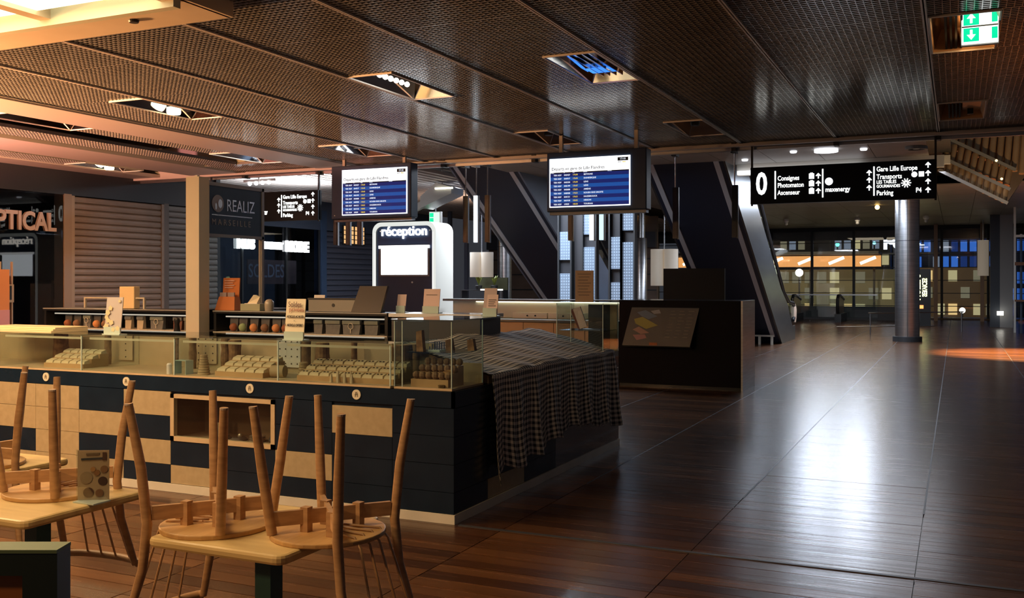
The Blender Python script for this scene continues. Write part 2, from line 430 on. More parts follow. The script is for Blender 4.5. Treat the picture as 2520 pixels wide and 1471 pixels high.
for (x0, x1, y0, y1) in MODS:
    key = min(mod_lab, key=lambda k: abs((x0+x1)/2-k[0])+abs((y0-.35)-k[1])*1.0)
    e = empty('ceiling_module', ((x0+x1)/2, (y0+y1)/2, CZ), mod_lab.pop(key), 'ceiling light', 'recessed ceiling modules')
    tray = copper if key[0] == -.2 else mirror
    t = MB()
    zt = CZ+.16
    i0, i1, j0, j1 = x0+.06, x1-.06, y0+.08, y1-.08
    vs = [(x0, y0, CZ), (x1, y0, CZ), (x1, y1, CZ), (x0, y1, CZ), (i0, j0, zt), (i1, j0, zt), (i1, j1, zt), (i0, j1, zt)]
    t.add(vs, [(0, 1, 5, 4), (1, 2, 6, 5), (2, 3, 7, 6), (3, 0, 4, 7), (4, 5, 6, 7)])
    obj('reflector_tray', t, tray, e)
    fr = MB()
    for a in ((x0-.012, x0, y0-.012, y1+.012), (x1, x1+.012, y0-.012, y1+.012), (x0, x1, y0-.012, y0), (x0, x1, y1, y1+.012)):
        fr.box(a[0], a[1], a[2], a[3], CZ-.012, CZ+.03)
    obj('frame', fr, rail_m, e)
    if key[0] == -.2:
        for k in range(4): obj('slot', MB().box(x0+.09+.035*k, x0+.105+.035*k, y0+.02, y1-.02, CZ+.012, CZ+.10), dark_m, e)
        obj('sensor', MB().box(x1-.16, x1-.10, y1-.2, y1-.15, CZ+.02, CZ+.1), charcoal, e)
        obj('backing', MB().box(x0+.23, x1-.02, y0+.03, y1-.05, CZ+.08, CZ+.10), copper, e)
        if key[1] == 7: lamp('module_lamp', 'POINT', (x0+.24, y0+.75, CZ+.02), 5, (1.0, .55, .22), .04)
    elif key == (-5.0, 7):
        for a in range(6): obj('glint_bulb', MB().ball((x0+.13+.0*a, y0+.30+.10*a, CZ+.07), .026), white_bulb_glint, e)  # white reflections in the tray, put in as glowing balls
        obj('tube_lamp', MB().tube([(x1-.12, y0+.15, CZ+.09), (x1-.12, y1-.3, CZ+.09)], .02), white_bulb_glint, e)  # part of the same painted reflection, drawn as a tube
    elif key == (-2.6, 7):
        for k in range(4): obj('fin', MB().box(x1-.30+.06*k, x1-.29+.06*k, y0+.1, y1-.1, CZ+.03, CZ+.12), mirror, e)
        obj('lens', MB().box(x0+.05, x0+.30, y1-.30, y1-.12, CZ+.06, CZ+.07), emis('blue_glint', (.05, .25, 1.0), 1.6), e)  # blue screen reflection put in as a glowing plate
    elif key in ((-7.4, 7), (-12.2, 10)):
        obj('round_lamp', MB().lathe([(.07, CZ-.02), (.075, CZ+.0), (.075, CZ+.05)], (x0+.13, y0+.75), 18), warm_bulb, e)
        obj('fin', MB().box(x1-.2, x1-.19, y0+.1, y1-.1, CZ+.03, CZ+.12), charcoal, e)
    elif key == (-9.8, 10):
        for k in range(3): obj('tube_lamp', MB().tube([(x0+.10+.11*k, y0+.35, CZ+.06), (x0+.10+.11*k, y1-.15, CZ+.06)], .016), white_bulb_glint, e)
    else:
        obj('round_lamp', MB().lathe([(.05, CZ+.03), (.055, CZ+.05), (.055, CZ+.1)], ((x0+x1)/2, (y0+y1)/2), 16), charcoal, e)

# emergency exit lamp in the first module at the right
ex = empty('exit_sign', (.16, 7.62, CZ+.05), 'green and white emergency exit sign with arrows in the copper ceiling module', 'exit sign')
gx = emis('exit_green', (.0, .62, .28), 1.5); wx = emis('exit_white', (.95, 1.0, .98), 2.2)
obj('housing', MB().box(.03, .27, 7.62, 7.66, CZ-.17, CZ+.10), white_m, ex)
obj('lightbox', MB().box(.035, .265, 7.612, 7.62, CZ-.16, CZ+.08), wx, ex)
for s in (0, 1):
    zb = CZ-.145+.115*s
    obj('green_field', MB().box(.045, .145, 7.608, 7.612, zb, zb+.095), gx, ex)
    obj('green_strip', MB().box(.225, .262, 7.608, 7.612, zb+.01, zb+.09), gx, ex)
    zc = zb+.048; d = 1 if s else -1
    obj('arrow', MB().prism([(.095-.028, zc), (.095, zc+.036*d), (.095+.028, zc)], 7.605, 7.608).box(.087, .103, 7.605, 7.608, min(zc, zc-.034*d), max(zc, zc-.034*d)), wx, ex)
obj('divider', MB().box(.035, .265, 7.606, 7.610, CZ-.045, CZ-.035), steel, ex)

# ---- hall behind: ceiling, left shop row, far facade
far_ceil = struct('ceiling', MB().box(-17, -.1, EDGE+.06, 47, FZ+.32, FZ+.4).box(-.1, 9, 24.2, 47, FZ+.32, FZ+.4), mat('hall_ceiling_backing', (.05, .045, .04), .8))
slat_m = mat('ceiling_slat', (.52, .45, .41), .55)
slat = mesh('slat', MB().box(-.06, .06, 13.2, 44.0, FZ, FZ+.07), slat_m)
for k in range(27): inst('slat', slat, far_ceil, (-16.45+.245*k, 0, 0))
panel_m = noisy('hall_panel', (.30, .28, .25), (.34, .32, .29), (2, 2, 2), .45)
hp = mesh('ceiling_panel', MB().box(-.445, .445, -1.48, 1.48, 0, .03), panel_m)
for i in range(13):
    for j in range(10):
        if -8.1+.9*i > -.3 and j < 4: continue
        inst('ceiling_panel', hp, far_ceil, (-8.1+.9*i, 14.7+3.0*j, FZ))
obj('cove', MB().box(-3.9, -.1, 19.32, 19.38, FZ-.16, FZ), white_m, far_ceil)

# left shop row, plane X = -13.3
LX = -13.3
wall = struct('wall_left', MB().box(LX-.3, LX-.06, 4, 15.1, 3.0, 4.1), charcoal)
obj('bulkhead', MB().box(LX-.02, LX+.02, 4, 15.1, 2.985, CZ+.02), charcoal, wall)
obj('rear_wall', MB().box(LX-2.6, LX-2.5, 4, 14.8, 0, 3.6), mat('shop_rear', (.06, .055, .05), .8), wall)
obj('pier', MB().box(LX-.2, LX+.03, 11.47, 11.62, 0, 3.0), mat('pier_tan', (.36, .26, .17), .5), wall)
obj('pier', MB().box(LX-.2, LX+.03, 13.68, 13.80, 0, 3.0), mat('pier_brown', (.13, .10, .075), .5), wall)
sh = empty('roller_shutter', (LX, 12.65, 0), 'closed brown slatted roller shutter between optician and cream post', 'shutter')
shm = noisy('shutter_brown', (.27, .19, .13), (.32, .23, .16), (3, 3, 9), .5)
obj('guide', MB().box(LX-.03, LX+.03, 11.62, 11.68, 0, 2.98), mat('guide_tan', (.42, .31, .2), .5), sh)
obj('guide', MB().box(LX-.03, LX+.03, 13.62, 13.68, 0, 2.98), shm, sh)
sl = mesh('slat', MB().prism([(-.012, 0), (.014, .018), (.018, .055), (.014, .092), (-.012, .108)], -.97, .97, 'y'), shm)
for k in range(27): inst('slat', sl, sh, (LX, 12.65, .03+.109*k))
# pale closed bay right of the shutter
sh2 = empty('roller_shutter', (LX, 14.45, 0), 'dim grey slatted shutter just left of the cream post', 'shutter')
sl2 = mesh('slat', MB().prism([(-.012, 0), (.014, .018), (.018, .055), (.014, .092), (-.012, .108)], -.66, .66, 'y'), mat('shutter_grey', (.20, .18, .16), .5))
for k in range(27): inst('slat', sl2, sh2, (LX, 14.46, .03+.109*k))
# second shop row, set further back from the hall
L2 = -16.6
wall2 = struct('wall_left', MB().box(L2-.3, L2-.02, 14.9, 30, 3.05, 4.0), charcoal)
obj('return_wall', MB().box(L2-.3, LX-.02, 15.12, 15.24, 0, 4.0), charcoal, wall2)
obj('upper_fascia', MB().box(L2-.02, L2+.02, 14.95, 30, 3.04, 3.86), mat('fascia_slate', (.06, .08, .12), .45), wall2)
obj('rear_wall', MB().box(L2-2.2, L2-2.1, 14.9, 30, 0, 3.6), mat('shop_rear', (.06, .055, .05), .8), wall2)
obj('pier', MB().box(L2-.2, L2+.06, 23.15, 23.4, 0, 3.6), blue_panel, wall2)
obj('pier', MB().box(L2-.2, L2+.10, 26.2, 26.65, 0, 3.6), mat('pier_blue', (.03, .05, .10), .5), wall2)
sh3 = empty('roller_shutter', (L2, 24.8, 0), 'dark blue louvred shutter beyond the white lit shop sign', 'shutter')
sl3 = mesh('slat', MB().prism([(-.01, 0), (.035, .03), (.035, .08), (-.01, .15)], -1.40, 1.40, 'y'), mat('shutter_blue', (.11, .12, .16), .35, .3))
for k in range(19): inst('slat', sl3, sh3, (L2+.012, 24.8, .02+.158*k))
# optician front
op = struct('window_1', MB().box(LX-.01, LX+.01, 4, 11.47, .0, 2.98), pane_dark)
for y in (6.2, 8.6, 10.1): obj('mullion', MB().box(LX-.03, LX+.03, y-.02, y+.02, 0, 2.98), charcoal, op)
obj('sill_board', MB().box(LX-.6, LX-.05, 4, 11.47, 0, .35), mat('optic_plinth', (.10, .08, .06), .6), op)
lett = mat('optic_letters', (.52, .38, .30), .4)
os_ = empty('shop_sign', (LX+.05, 9.7, 2.45), 'bronze OPTICAL shop lettering on the dark window, left edge', 'sign')
text('OPTICAL', .40, lett, os_, (LX+.05, 9.92, 2.50), FACE_X, bold=.012, depth=.02, sx=.84)
# things inside the optician's window
ob = mat('optic_tan', (.34, .25, .16), .6); od = mat('optic_dark', (.03, .035, .05), .5)
ci = empty('display_cabinet', (LX-.8, 12.05, 0), 'tan framed display cabinet behind the optician window', 'cabinet')
for b in ((LX-1.1, LX-.6, 11.75, 11.80, .0, 1.58), (LX-1.1, LX-.6, 12.30, 12.35, .0, 1.58), (LX-1.1, LX-.6, 11.75, 12.35, 1.53, 1.58), (LX-1.1, LX-.6, 11.80, 12.30, 1.08, 1.11)):
    obj('frame_board', MB().box(*b), ob, ci)
tag(obj('paper_cone', MB().lathe([(.12, 1.111), (.06, 1.26), (.01, 1.34)], (LX-.8, 12.05), 12), mat('cone_grey', (.35, .38, .42), .6)), 'grey paper cone inside the tan display cabinet', 'decoration')
orng = empty('poster_column', (LX+.6, 9.5, 0), 'orange poster column at the left picture edge', 'poster')
obj('board', MB().box(LX+.5, LX+.7, 9.1, 9.93, 0, 1.74), mat('poster_orange', (.70, .28, .09), .6, em=(.8, .3, .08), strength=.08), orng)
obj('stripe', MB().box(LX+.70, LX+.705, 9.1, 9.93, .6, 1.15), mat('poster_pink', (.75, .4, .42), .6), orng)
st = empty('glasses_stand', (LX+.4, 10.75, 0), 'pale metal frame stand holding a small card beside the orange poster', 'stand')
for y in (10.02, 10.22): obj('post', MB().box(LX+.35, LX+.38, y, y+.022, 0, 1.86), mat('stand_tan', (.45, .37, .26), .5), st)
obj('card', MB().box(LX+.38, LX+.39, 10.02, 10.25, 1.25, 1.52), mat('stand_card', (.5, .42, .3), .6), st)
obj('card_window', MB().box(LX+.39, LX+.394, 10.14, 10.21, 1.29, 1.50), charcoal, st)
for k, (y, w, h) in enumerate(((11.7, .22, 2.2), (11.1, .12, 1.75), (11.55, .1, 1.9))):
    tag(obj('partition_screen', MB().box(LX-1.8+.2*k, LX-1.76+.2*k, y-w, y+w, 0, h), mat('panel_slate%d' % k, (.05+.02*k, .06+.02*k, .07+.02*k), .5)),
        ('widest slate panel standing deep inside the optician', 'narrow slate panel standing deep inside the optician', 'tallest thin pale slate panel inside the optician')[k], 'panel')

# fashion shop with white lit sign
fs = struct('window_2', MB().box(L2-.01, L2+.01, 14.95, 23.15, 0, 3.04), pane_dark)
for y in (15.0, 18.4, 19.8, 21.6, 23.1): obj('mullion', MB().box(L2-.03, L2+.03, y-.025, y+.025, 0, 3.04), charcoal, fs)
obj('shop_back', MB().box(L2-1.7, L2-1.6, 14.95, 23.15, 0, 3.0), mat('shop_back_blue', (.12, .14, .18), .7), fs)
sg = empty('shop_sign', (L2+.08, 21, 2.5), 'glowing white fashion shop lettering seen beyond the navy kiosk sign', 'sign')
modeg = emis('mode_glow', (.93, .96, 1.0), 9)
for q, ch in enumerate('NUS'): text(ch, .34, modeg, sg, (L2+.06, 19.55+.25*q, 2.52), FACE_X, bold=.017, depth=.03, name='letter')
text('MARKET', .24, modeg, sg, (L2+.06, 20.58, 2.51), FACE_X, bold=.014, depth=.03, sx=.86)
text('MODE', .38, modeg, sg, (L2+.06, 21.52, 2.51), FACE_X, bold=.02, depth=.03, sx=.92)
ps = empty('sale_poster', (L2-.06, 21.3, 1.8), 'brown sale poster reading SOLDES in the fashion shop window', 'poster')
obj('sheet', MB().box(L2-.10, L2-.07, 20.1, 22.15, 1.50, 2.14), mat('soldes_brown', (.30, .19, .16), .7), ps)
text('SOLDES', .50, mat('soldes_grey', (.55, .55, .6), .6), ps, (L2-.065, 20.12, 1.83), FACE_X, bold=.004, sx=.86)

# far facade: glass wall with mullions, night city behind
WY = 44.0
fac = struct('window_3', MB().box(-17, 4.2, WY+.02, WY+.2, 3.72, 4.1), charcoal)
pn = MB().box(-.86, .86, -.008, .008, 0, .52)
pm = mesh('pane', pn, pane_far)
mxs = [-9.15-1.72*k for k in range(4)][::-1]+[-7.43+1.72*k for k in range(7)]
for x in mxs:
    obj('mullion', MB().box(x-.05, x+.05, WY-.12, WY+.06, 0, 3.75), charcoal, fac)
    for k in range(7): inst('pane', pm, fac, (x+.86, WY, .03+.535*k))
for k in range(8):
    obj('transom', MB().box(-17, 4.2, WY-.05, WY+.05, .0+.535*k, .028+.535*k), charcoal, fac)
obj('sill', MB().box(-17, 4.2, WY-.3, WY-.1, 0, .06), mat('sill_wood', (.16, .09, .05), .5), fac)
obj('roof_band', MB().box(-17, 4.2, WY+.3, WY+.5, 3.35, 3.75), mat('corrugated', (.16, .15, .14), .6), fac)
for x in (-.75, .92):
    tag(obj('timber_post', MB().box(x-.07, x+.07, WY-1.6, WY-1.45, 0, 4.0), mat('timber_post', (.36, .22, .14), .5)),
        'slim brown timber post right of the round column' if x < 0 else 'slim brown timber post next to the pale hanging lampshade', 'post', 'timber posts at the far window')

# ---- night city beyond the facade (real blocks standing outside)
def lit_building(name, label, x0, x1, y, z0, z1, wallm, cols, rows, winm, gap=.25, h=.62):
    e = empty(name, ((x0+x1)/2, y, z0), label, 'building')
    obj('wall', MB().box(x0, x1, y, y+4, z0, z1), wallm, e)
    cw = (x1-x0)/cols; rh = (z1-z0)/rows
    for i in range(cols):
        for j in range(rows):
            if random.random() < gap: continue
            m = winm[int(random.random()*len(winm))]
            obj('window', MB().box(x0+cw*(i+.14), x0+cw*(i+.86), y-.05, y+.02, z0+rh*(j+.5-h/2), z0+rh*(j+.5+h/2)), m, e)
    return e
w_warm = emis('window_warm', (1.0, .66, .26), .9); w_yel = emis('window_yellow', (.85, .72, .36), .55)
w_dim = emis('window_dim', (.62, .55, .34), .26); w_blue = emis('window_blue', (.05, .20, .75), .7)
w_cold = emis('window_cold', (.5, .6, .75), .3); w_org = emis('window_orange', (1.0, .42, .12), 1.0)
ext_d = mat('facade_night', (.07, .065, .06), .7); ext_b = mat('facade_blue', (.03, .05, .12), .6); ext_t = mat('facade_tan', (.22, .15, .09), .7)
struct('exterior_ground', MB().box(-60, 40, 47.6, 130, -4.0, -3.5), mat('street_dark', (.05, .045, .04), .6))
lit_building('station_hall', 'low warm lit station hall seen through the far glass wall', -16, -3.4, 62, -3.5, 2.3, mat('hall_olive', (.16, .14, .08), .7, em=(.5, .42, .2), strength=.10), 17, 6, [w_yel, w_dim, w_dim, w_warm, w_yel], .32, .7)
lit_building('tan_building', 'tan building with glowing windows right of centre through the glass wall', -3.2, 2.8, 63, -3.5, 2.4, ext_t, 9, 6, [w_yel, w_warm, w_dim], .35, .66)
lit_building('grey_office', 'dark grey office block with cold windows above the orange canopy', -18, -4.5, 78, -3.5, 7.5, ext_d, 20, 9, [w_cold, w_dim, w_cold, w_yel], .25, .66)
lit_building('blue_office', 'blue lit office block at the right behind the glass wall', -4.2, 5.2, 80, -3.5, 7.2, ext_b, 15, 9, [w_blue, w_blue, w_cold, emis('window_deep', (.01, .05, .25), .5)], .25, .7)
cn = empty('station_canopy', (-9, 60, 2.4), 'long orange lit station canopy with slanted white tubes', 'canopy')
obj('roof', MB().box(-16, -4.0, 58.6, 61.6, 3.15, 3.3), ext_d, cn)
obj('lit_soffit', MB().box(-16, -4.0, 60.5, 60.7, 2.45, 3.12), w_org, cn)
for k in range(7): obj('tube_lamp', MB().tube([(-15.6+1.75*k, 60.1, 2.62), (-14.75+1.75*k, 60.1, 2.98)], .09, 8), emis('canopy_tube', (1.0, .86, .6), 2.6), cn)
for x in (-15.5, -11.7, -8.0, -4.4): obj('post', MB().box(x-.06, x+.06, 60.9, 61.02, -3.5, 3.15), ext_d, cn)
rs = empty('red_sculpture', (-12.4, 55, -3.5), 'red painted steel sculpture outside at the left of the glass wall', 'sculpture')
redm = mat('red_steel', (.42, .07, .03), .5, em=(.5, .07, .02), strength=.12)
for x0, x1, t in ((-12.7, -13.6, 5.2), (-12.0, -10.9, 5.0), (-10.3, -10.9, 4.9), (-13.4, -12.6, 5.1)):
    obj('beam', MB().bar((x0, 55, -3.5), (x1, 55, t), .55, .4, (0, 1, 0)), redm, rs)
def street_light(x, y, z, r, c, s, label):
    e = empty('street_lamp', (x, y, -3.5), label, 'street lamp')
    obj('pole', MB().tube([(x, y, -3.5), (x, y, z)], .05, 8), ext_d, e)
    obj('globe', MB().ball((x, y, z+r), r, 12, 8), emis('globe_'+label[:9], c, s), e)
street_light(-9.7, 57, 1.75, .42, (1.0, .93, .65), 5, 'largest glaring street globe left of centre outside')
street_light(-8.1, 57, 1.85, .22, (1.0, .95, .7), 5, 'smaller bright street globe beside the largest one')
street_light(-7.9, 70, 5.3, .22, (1.0, .9, .55), 4, 'high star-like street lamp above the orange canopy')
street_light(-7.2, 68, 3.9, .13, (.1, 1.0, .6), 4, 'green traffic light seen over the canopy')
street_light(-4.9, 68, 4.0, .10, (.2, .8, 1.0), 4, 'small cyan light over the canopy, right')
street_light(-5.2, 58, -.6, .18, (1.0, .85, .5), 4, 'low yellow street lamp under the tan building')
street_light(.3, 60, -.2, .16, (1.0, .95, .8), 4, 'low white lamp right of the round column outside')
street_light(1.9, 50, -.5, .22, (1.0, .95, .8), 5, 'bright low lamp at the right end of the glass wall')
fj = empty('roof_sign', (-3.2, 70, 4), 'white lit roof sign letters behind the round column', 'sign')
text('FUJI', 1.25, emis('fuji_glow', (.85, .92, 1.0), 2.2), fj, (-4.5, 70, 4.15), bold=.05, depth=.1)
obj('frame', MB().box(-4.6, -1.0, 70.15, 70.3, 3.4, 3.5), ext_d, fj)

# ---- round steel column in the hall
def round_column(x, y, r, z1, label, base=True):
    e = empty('round_column', (x, y, 0), label, 'column')
    obj('shaft', MB().lathe([(r, 0.0), (r, z1)], (x, y), 40), steel, e, smooth=True)
    obj('joint_ring', MB().lathe([(r+.003, 2.62), (r+.003, 2.635)], (x, y), 40), charcoal, e)
    obj('seam', MB().box(x-.006+.02, x+.006+.02, y-r-.004, y-r+.02, 0, z1), charcoal, e)
    if base: obj('base_ring', MB().lathe([(r+.06, 0), (r+.06, .13), (r, .135)], (x, y), 40), charcoal, e)
    return e
round_column(-1.17, 27.5, .30, FZ, 'tall round brushed steel column behind the hanging direction sign')
round_column(-12.55, 27.0, .22, FZ, 'blue tinted steel column left of the left escalator')
round_column(-8.75, 28.75, .10, FZ, 'slender steel column between the escalators')
obj_c = empty('drum_lamp', (-8.59, 28.2, 0), 'silver drum bollard column between the escalators', 'column')
obj('drum', MB().lathe([(.165, 0), (.165, 2.85), (.15, 2.87)], (-8.59, 28.2), 32), steel, obj_c, smooth=True)

# ---- escalators: underside rises towards us, 30 degrees
TAN = math.tan(math.radians(30))
esc_side = noisy('escalator_side', (.13, .135, .14), (.16, .165, .17), (1, 1, 6), .3, metal=.75)
esc_side2 = noisy('escalator_side_blue', (.16, .20, .28), (.18, .22, .31), (1, 1, 3), .4)
esc_under = mat('escalator_underside', (.016, .024, .05), .5)
esc_trim = mat('escalator_trim', (.55, .58, .64), .45)
def escalator(xl, xr, yf, ytop, label, side):
    e = empty('escalator', ((xl+xr)/2, yf, 0), label, 'escalator')
    z = lambda y: (yf-y)*TAN
    run = [(yf, 0.0), (ytop, z(ytop)), (ytop, z(ytop)+1.35), (yf-.15, 1.38), (yf+.95, .95), (yf+1.35, .60), (yf+1.75, .36), (yf+2.2, .38), (yf+2.2, 0)]
    for x0, x1 in ((xr-.04, xr), (xl, xl+.04)):
        obj('side_panel', MB().prism(run, x0, x1, 'x'), side, e)
    und = MB().add([(xl+.04, yf, .0), (xr-.04, yf, .0), (xr-.04, ytop, z(ytop)), (xl+.04, ytop, z(ytop)), (xl+.04, yf, .12), (xr-.04, yf, .12), (xr-.04, ytop, z(ytop)+.12), (xl+.04, ytop, z(ytop)+.12)],
                   [(0, 1, 2, 3), (7, 6, 5, 4), (0, 4, 5, 1), (1, 5, 6, 2), (3, 2, 6, 7), (0, 3, 7, 4)])
    obj('underside', und, esc_under, e)
    for xa in (xl+.12, xr-.22):
        st_ = MB().bar((xa+.05, yf-.35, z(yf-.35)-.012), (xa+.05, ytop, z(ytop)-.012), .10, .02, (0, -TAN, -1))
        obj('edge_stripe', st_, esc_trim, e)
    for xa in (xl+.06, xr-.06):
        obj('handrail', MB().tube([(xa, ytop, z(ytop)+2.2), (xa, yf+.6, 1.30), (xa, yf+1.5, 1.02), (xa, yf+2.25, .98), (xa, yf+2.45, .85), (xa, yf+2.45, .62), (xa, yf+2.2, .5)], .045, 8), black_m, e, smooth=True)
        obj('balustrade', MB().prism([(ytop, z(ytop)+1.3), (yf+.5, 1.0), (yf+1.2, .6), (yf+2.3, .55), (yf+2.35, .9), (yf+1.5, .98), (yf+.6, 1.25), (ytop, z(ytop)+2.15)], xa-.006, xa+.006, 'x'), pane, e)
    obj('newel_cap', MB().lathe([(.05, .45), (.07, .6), (.07, .82), (.04, .95)], (xr-.06, yf+2.4), 14), mat('newel_tan', (.55, .40, .30), .4), e, smooth=True)
    return e
escalator(-5.62, -4.00, 25.2, 15.4, 'right dark escalator with pale edge stripes rising towards the ceiling', esc_side)
escalator(-9.82, -8.28, 25.2, 15.4, 'left dark escalator with pale edge stripes beside the white reception totem', esc_side2)
# low stand rail under the right escalator
rl = empty('guard_rail', (-4.6, 24.4, 0), 'low pale guard rail at the foot of the right escalator', 'rail')
obj('bar', MB().bar((-5.4, 24.6, .22), (-4.1, 24.6, .22), .04, .04), mat('rail_pale', (.45, .42, .36), .4), rl)
for x in (-5.2, -4.8, -4.45, -4.15): obj('post', MB().box(x-.03, x+.03, 24.58, 24.62, 0, .2), mat('rail_pale', (.45, .42, .36), .4), rl)
# far escalator heads at the end of the hall
def newel(x, y, label):
    e = empty('far_escalator', (x, y, 0), label, 'escalator', 'far escalator heads')
    path = [(x, y+2.2, .85), (x, y+.9, 1.02), (x, y+.25, 1.02), (x, y+.05, .9), (x, y, .7), (x, y+.03, .45), (x, y+.2, .3)]
    obj('handrail', MB().tube(path, .06, 8), black_m, e, smooth=True)
    obj('balustrade', MB().prism([(y+.1, .35), (y+2.2, .2), (y+2.2, .8), (y+.9, .98), (y+.2, .95), (y+.05, .7)], x-.02, x+.02, 'x'), mat('newel_panel', (.36, .28, .20), .3, .5), e)
    obj('skirt', MB().box(x-.12, x+.12, y+.1, y+2.2, 0, .32), black_m, e)
newel(-5.75, 38.6, 'far escalator head with brown panel, nearer the right escalator')
newel(-4.15, 39.2, 'far escalator head with dark panel, left of the round column')
cw = empty('glass_screen', (-5.0, 41, 0), 'low glass screen with steel top rail at the far end', 'screen')
obj('sheet', MB().box(-8, -2.9, 42.0, 42.02, .1, 1.0), pane, cw); obj('top_rail', MB().box(-8, -2.9, 41.98, 42.04, 1.0, 1.05), steel, cw)
obj('base_panel', MB().box(-8, -1.9, 42.1, 42.2, 0, .55), mat('low_panel', (.06, .06, .07), .6), cw)
br = empty('barrier_rail', (-1.6, 33, 0), 'thin steel barrier rail passing behind the round column', 'rail')
obj('rail', MB().tube([(-2.4, 31, .62), (.2, 33.5, .62)], .018, 8), steel, br); obj('rail', MB().tube([(-3.2, 30, .24), (-.6, 31.4, .24)], .014, 8), steel, br)
for x, y in ((-2.35, 31.05), (.15, 33.45)): obj('post', MB().tube([(x, y, 0), (x, y, .62)], .02, 8), steel, br)
# vertical green neon sign
hs = empty('neon_sign', (-1.3, 37, 0), 'black pylon with glowing yellow-green HOTELS lettering right of the column', 'sign')
obj('pylon', MB().box(-1.42, -.82, 37.0, 37.3, 0, 2.0), black_m, hs)
text('HOTELS', .38, emis('neon_green', (.93, 1.0, .45), 3.2), hs, (-1.30, 36.98, 1.36), (0, -PI/2, -PI/2), bold=.012, align='CENTER', depth=.01, sx=.66)
text('SERVICES', .22, emis('neon_green', (.93, 1.0, .45), 3.2), hs, (-1.02, 36.98, 1.36), (0, -PI/2, -PI/2), bold=.006, align='CENTER', depth=.01, sx=.72)
obj('ember_lamp', MB().box(-1.32, -1.05, 36.98, 37.0, .62, .74), emis('ember', (1.0, .3, .08), 2.5), hs)

# ---- hall lamps
ring_em = emis('ring_white', (.9, .92, 1.0), 2.4)
def ring_lamp(x, y, r, lit, label):
    e = empty('ring_lamp', (x, y, FZ), label, 'ceiling light')
    mb = MB(); n = 28; prof = [(r*.74, FZ-.05), (r, FZ-.05), (r, FZ-.002), (r*.74, FZ-.002)]
    o = 0
    for a, z_ in prof:
        for k in range(n): mb.v.append((x+a*math.cos(2*PI*k/n), y+a*math.sin(2*PI*k/n), z_))
    for i in range(4):
        for k in range(n):
            k2 = (k+1) % n; i2 = (i+1) % 4; mb.f.append((i*n+k, i2*n+k, i2*n+k2, i*n+k2))
    obj('ring', mb, ring_em if lit else panel_m, e)
    obj('centre_lens', MB().lathe([(r*.3, FZ-.04), (r*.38, FZ-.02), (r*.38, FZ-.001)], (x, y), 18), ring_em if lit else steel, e)
ring_lamp(-2.05, 17.6, .2, True, 'bright round ring light above the direction sign')
ring_lamp(-.62, 17.9, .18, False, 'unlit round ring fitting behind the column top')
for k, (px, py, lab) in enumerate(((-2.6, 17.6, 'small round spot light left of the ring light'), (-1.45, 17.75, 'small round spot light right of the ring light'), (-.85, 16.6, 'small spot light close to the column top'),
                                   (-3.6, 18.4, 'small spot light right above the right escalator'))):
    tag(obj('spot_light', MB().lathe([(.05, FZ-.035), (.06, FZ-.02), (.06, FZ-.001)], (px, py), 14), ring_em), lab, 'ceiling light')
for k, (px, py, lab) in enumerate(((-5.6, 36.2, 'white dome camera on the hall ceiling, leftmost of three'), (-3.2, 36.6, 'white dome camera on the hall ceiling, middle of three'), (-.95, 36.4, 'white dome camera on the hall ceiling, rightmost of three'))):
    e = empty('dome_camera', (px, py, FZ-.3), lab, 'camera')
    obj('body', MB().lathe([(.09, FZ-.02), (.10, FZ-.10), (.06, FZ-.16)][::-1], (px, py), 16), white_m, e, smooth=True)
    obj('dome', MB().ball((px, py, FZ-.20), .06), mat('dome_grey', (.5, .48, .46), .2), e, smooth=True)
tag(obj('warm_spot', MB().ball((-2.15, 31.0, FZ-.07), .07), emis('amber_spot', (1.0, .62, .18), 6)), 'small amber spot light on the hall ceiling left of the column', 'ceiling light')
tag(obj('warm_spot', MB().ball((-10.08, 33.0, FZ-.07), .07), emis('amber_spot', (1.0, .62, .18), 6)), 'small amber spot light between the escalators', 'ceiling light')
cl = empty('linear_light', (-2.2, 19.2, FZ-.2), 'bright white linear cove light above the direction sign', 'ceiling light')
obj('tube', MB().box(-3.9, -1.6, 19.16, 19.24, FZ-.20, FZ-.13), emis('cove_white', (.95, .96, 1.0), 1.8), cl)
obj('casing', MB().box(-3.92, -.2, 19.24, 19.30, FZ-.22, FZ-.0), white_m, cl)
# luminous panels added out of sight behind the hanging sign, for the floor reflection
for k, (px, py) in enumerate(((-3.15, 23.2), (-2.15, 23.2), (-3.3, 25.6), (-2.3, 25.6), (-3.4, 28.0), (-2.4, 28.0))):
    e = empty('added_ceiling_light', (px, py, FZ), ('left', 'right')[k % 2]+' added square luminous ceiling panel of the '+('nearest', 'middle', 'farthest')[k//2]+' pair behind the direction sign', 'ceiling light', 'added luminous hall panels')
    obj('frame', MB().box(px-.40, px+.40, py-.40, py+.40, FZ-.03, FZ-.001), white_m, e)
    obj('diffuser', MB().box(px-.36, px+.36, py-.36, py+.36, FZ-.04, FZ-.03), emis('added_panel_glow', (.74, .84, 1.0), 50), e)

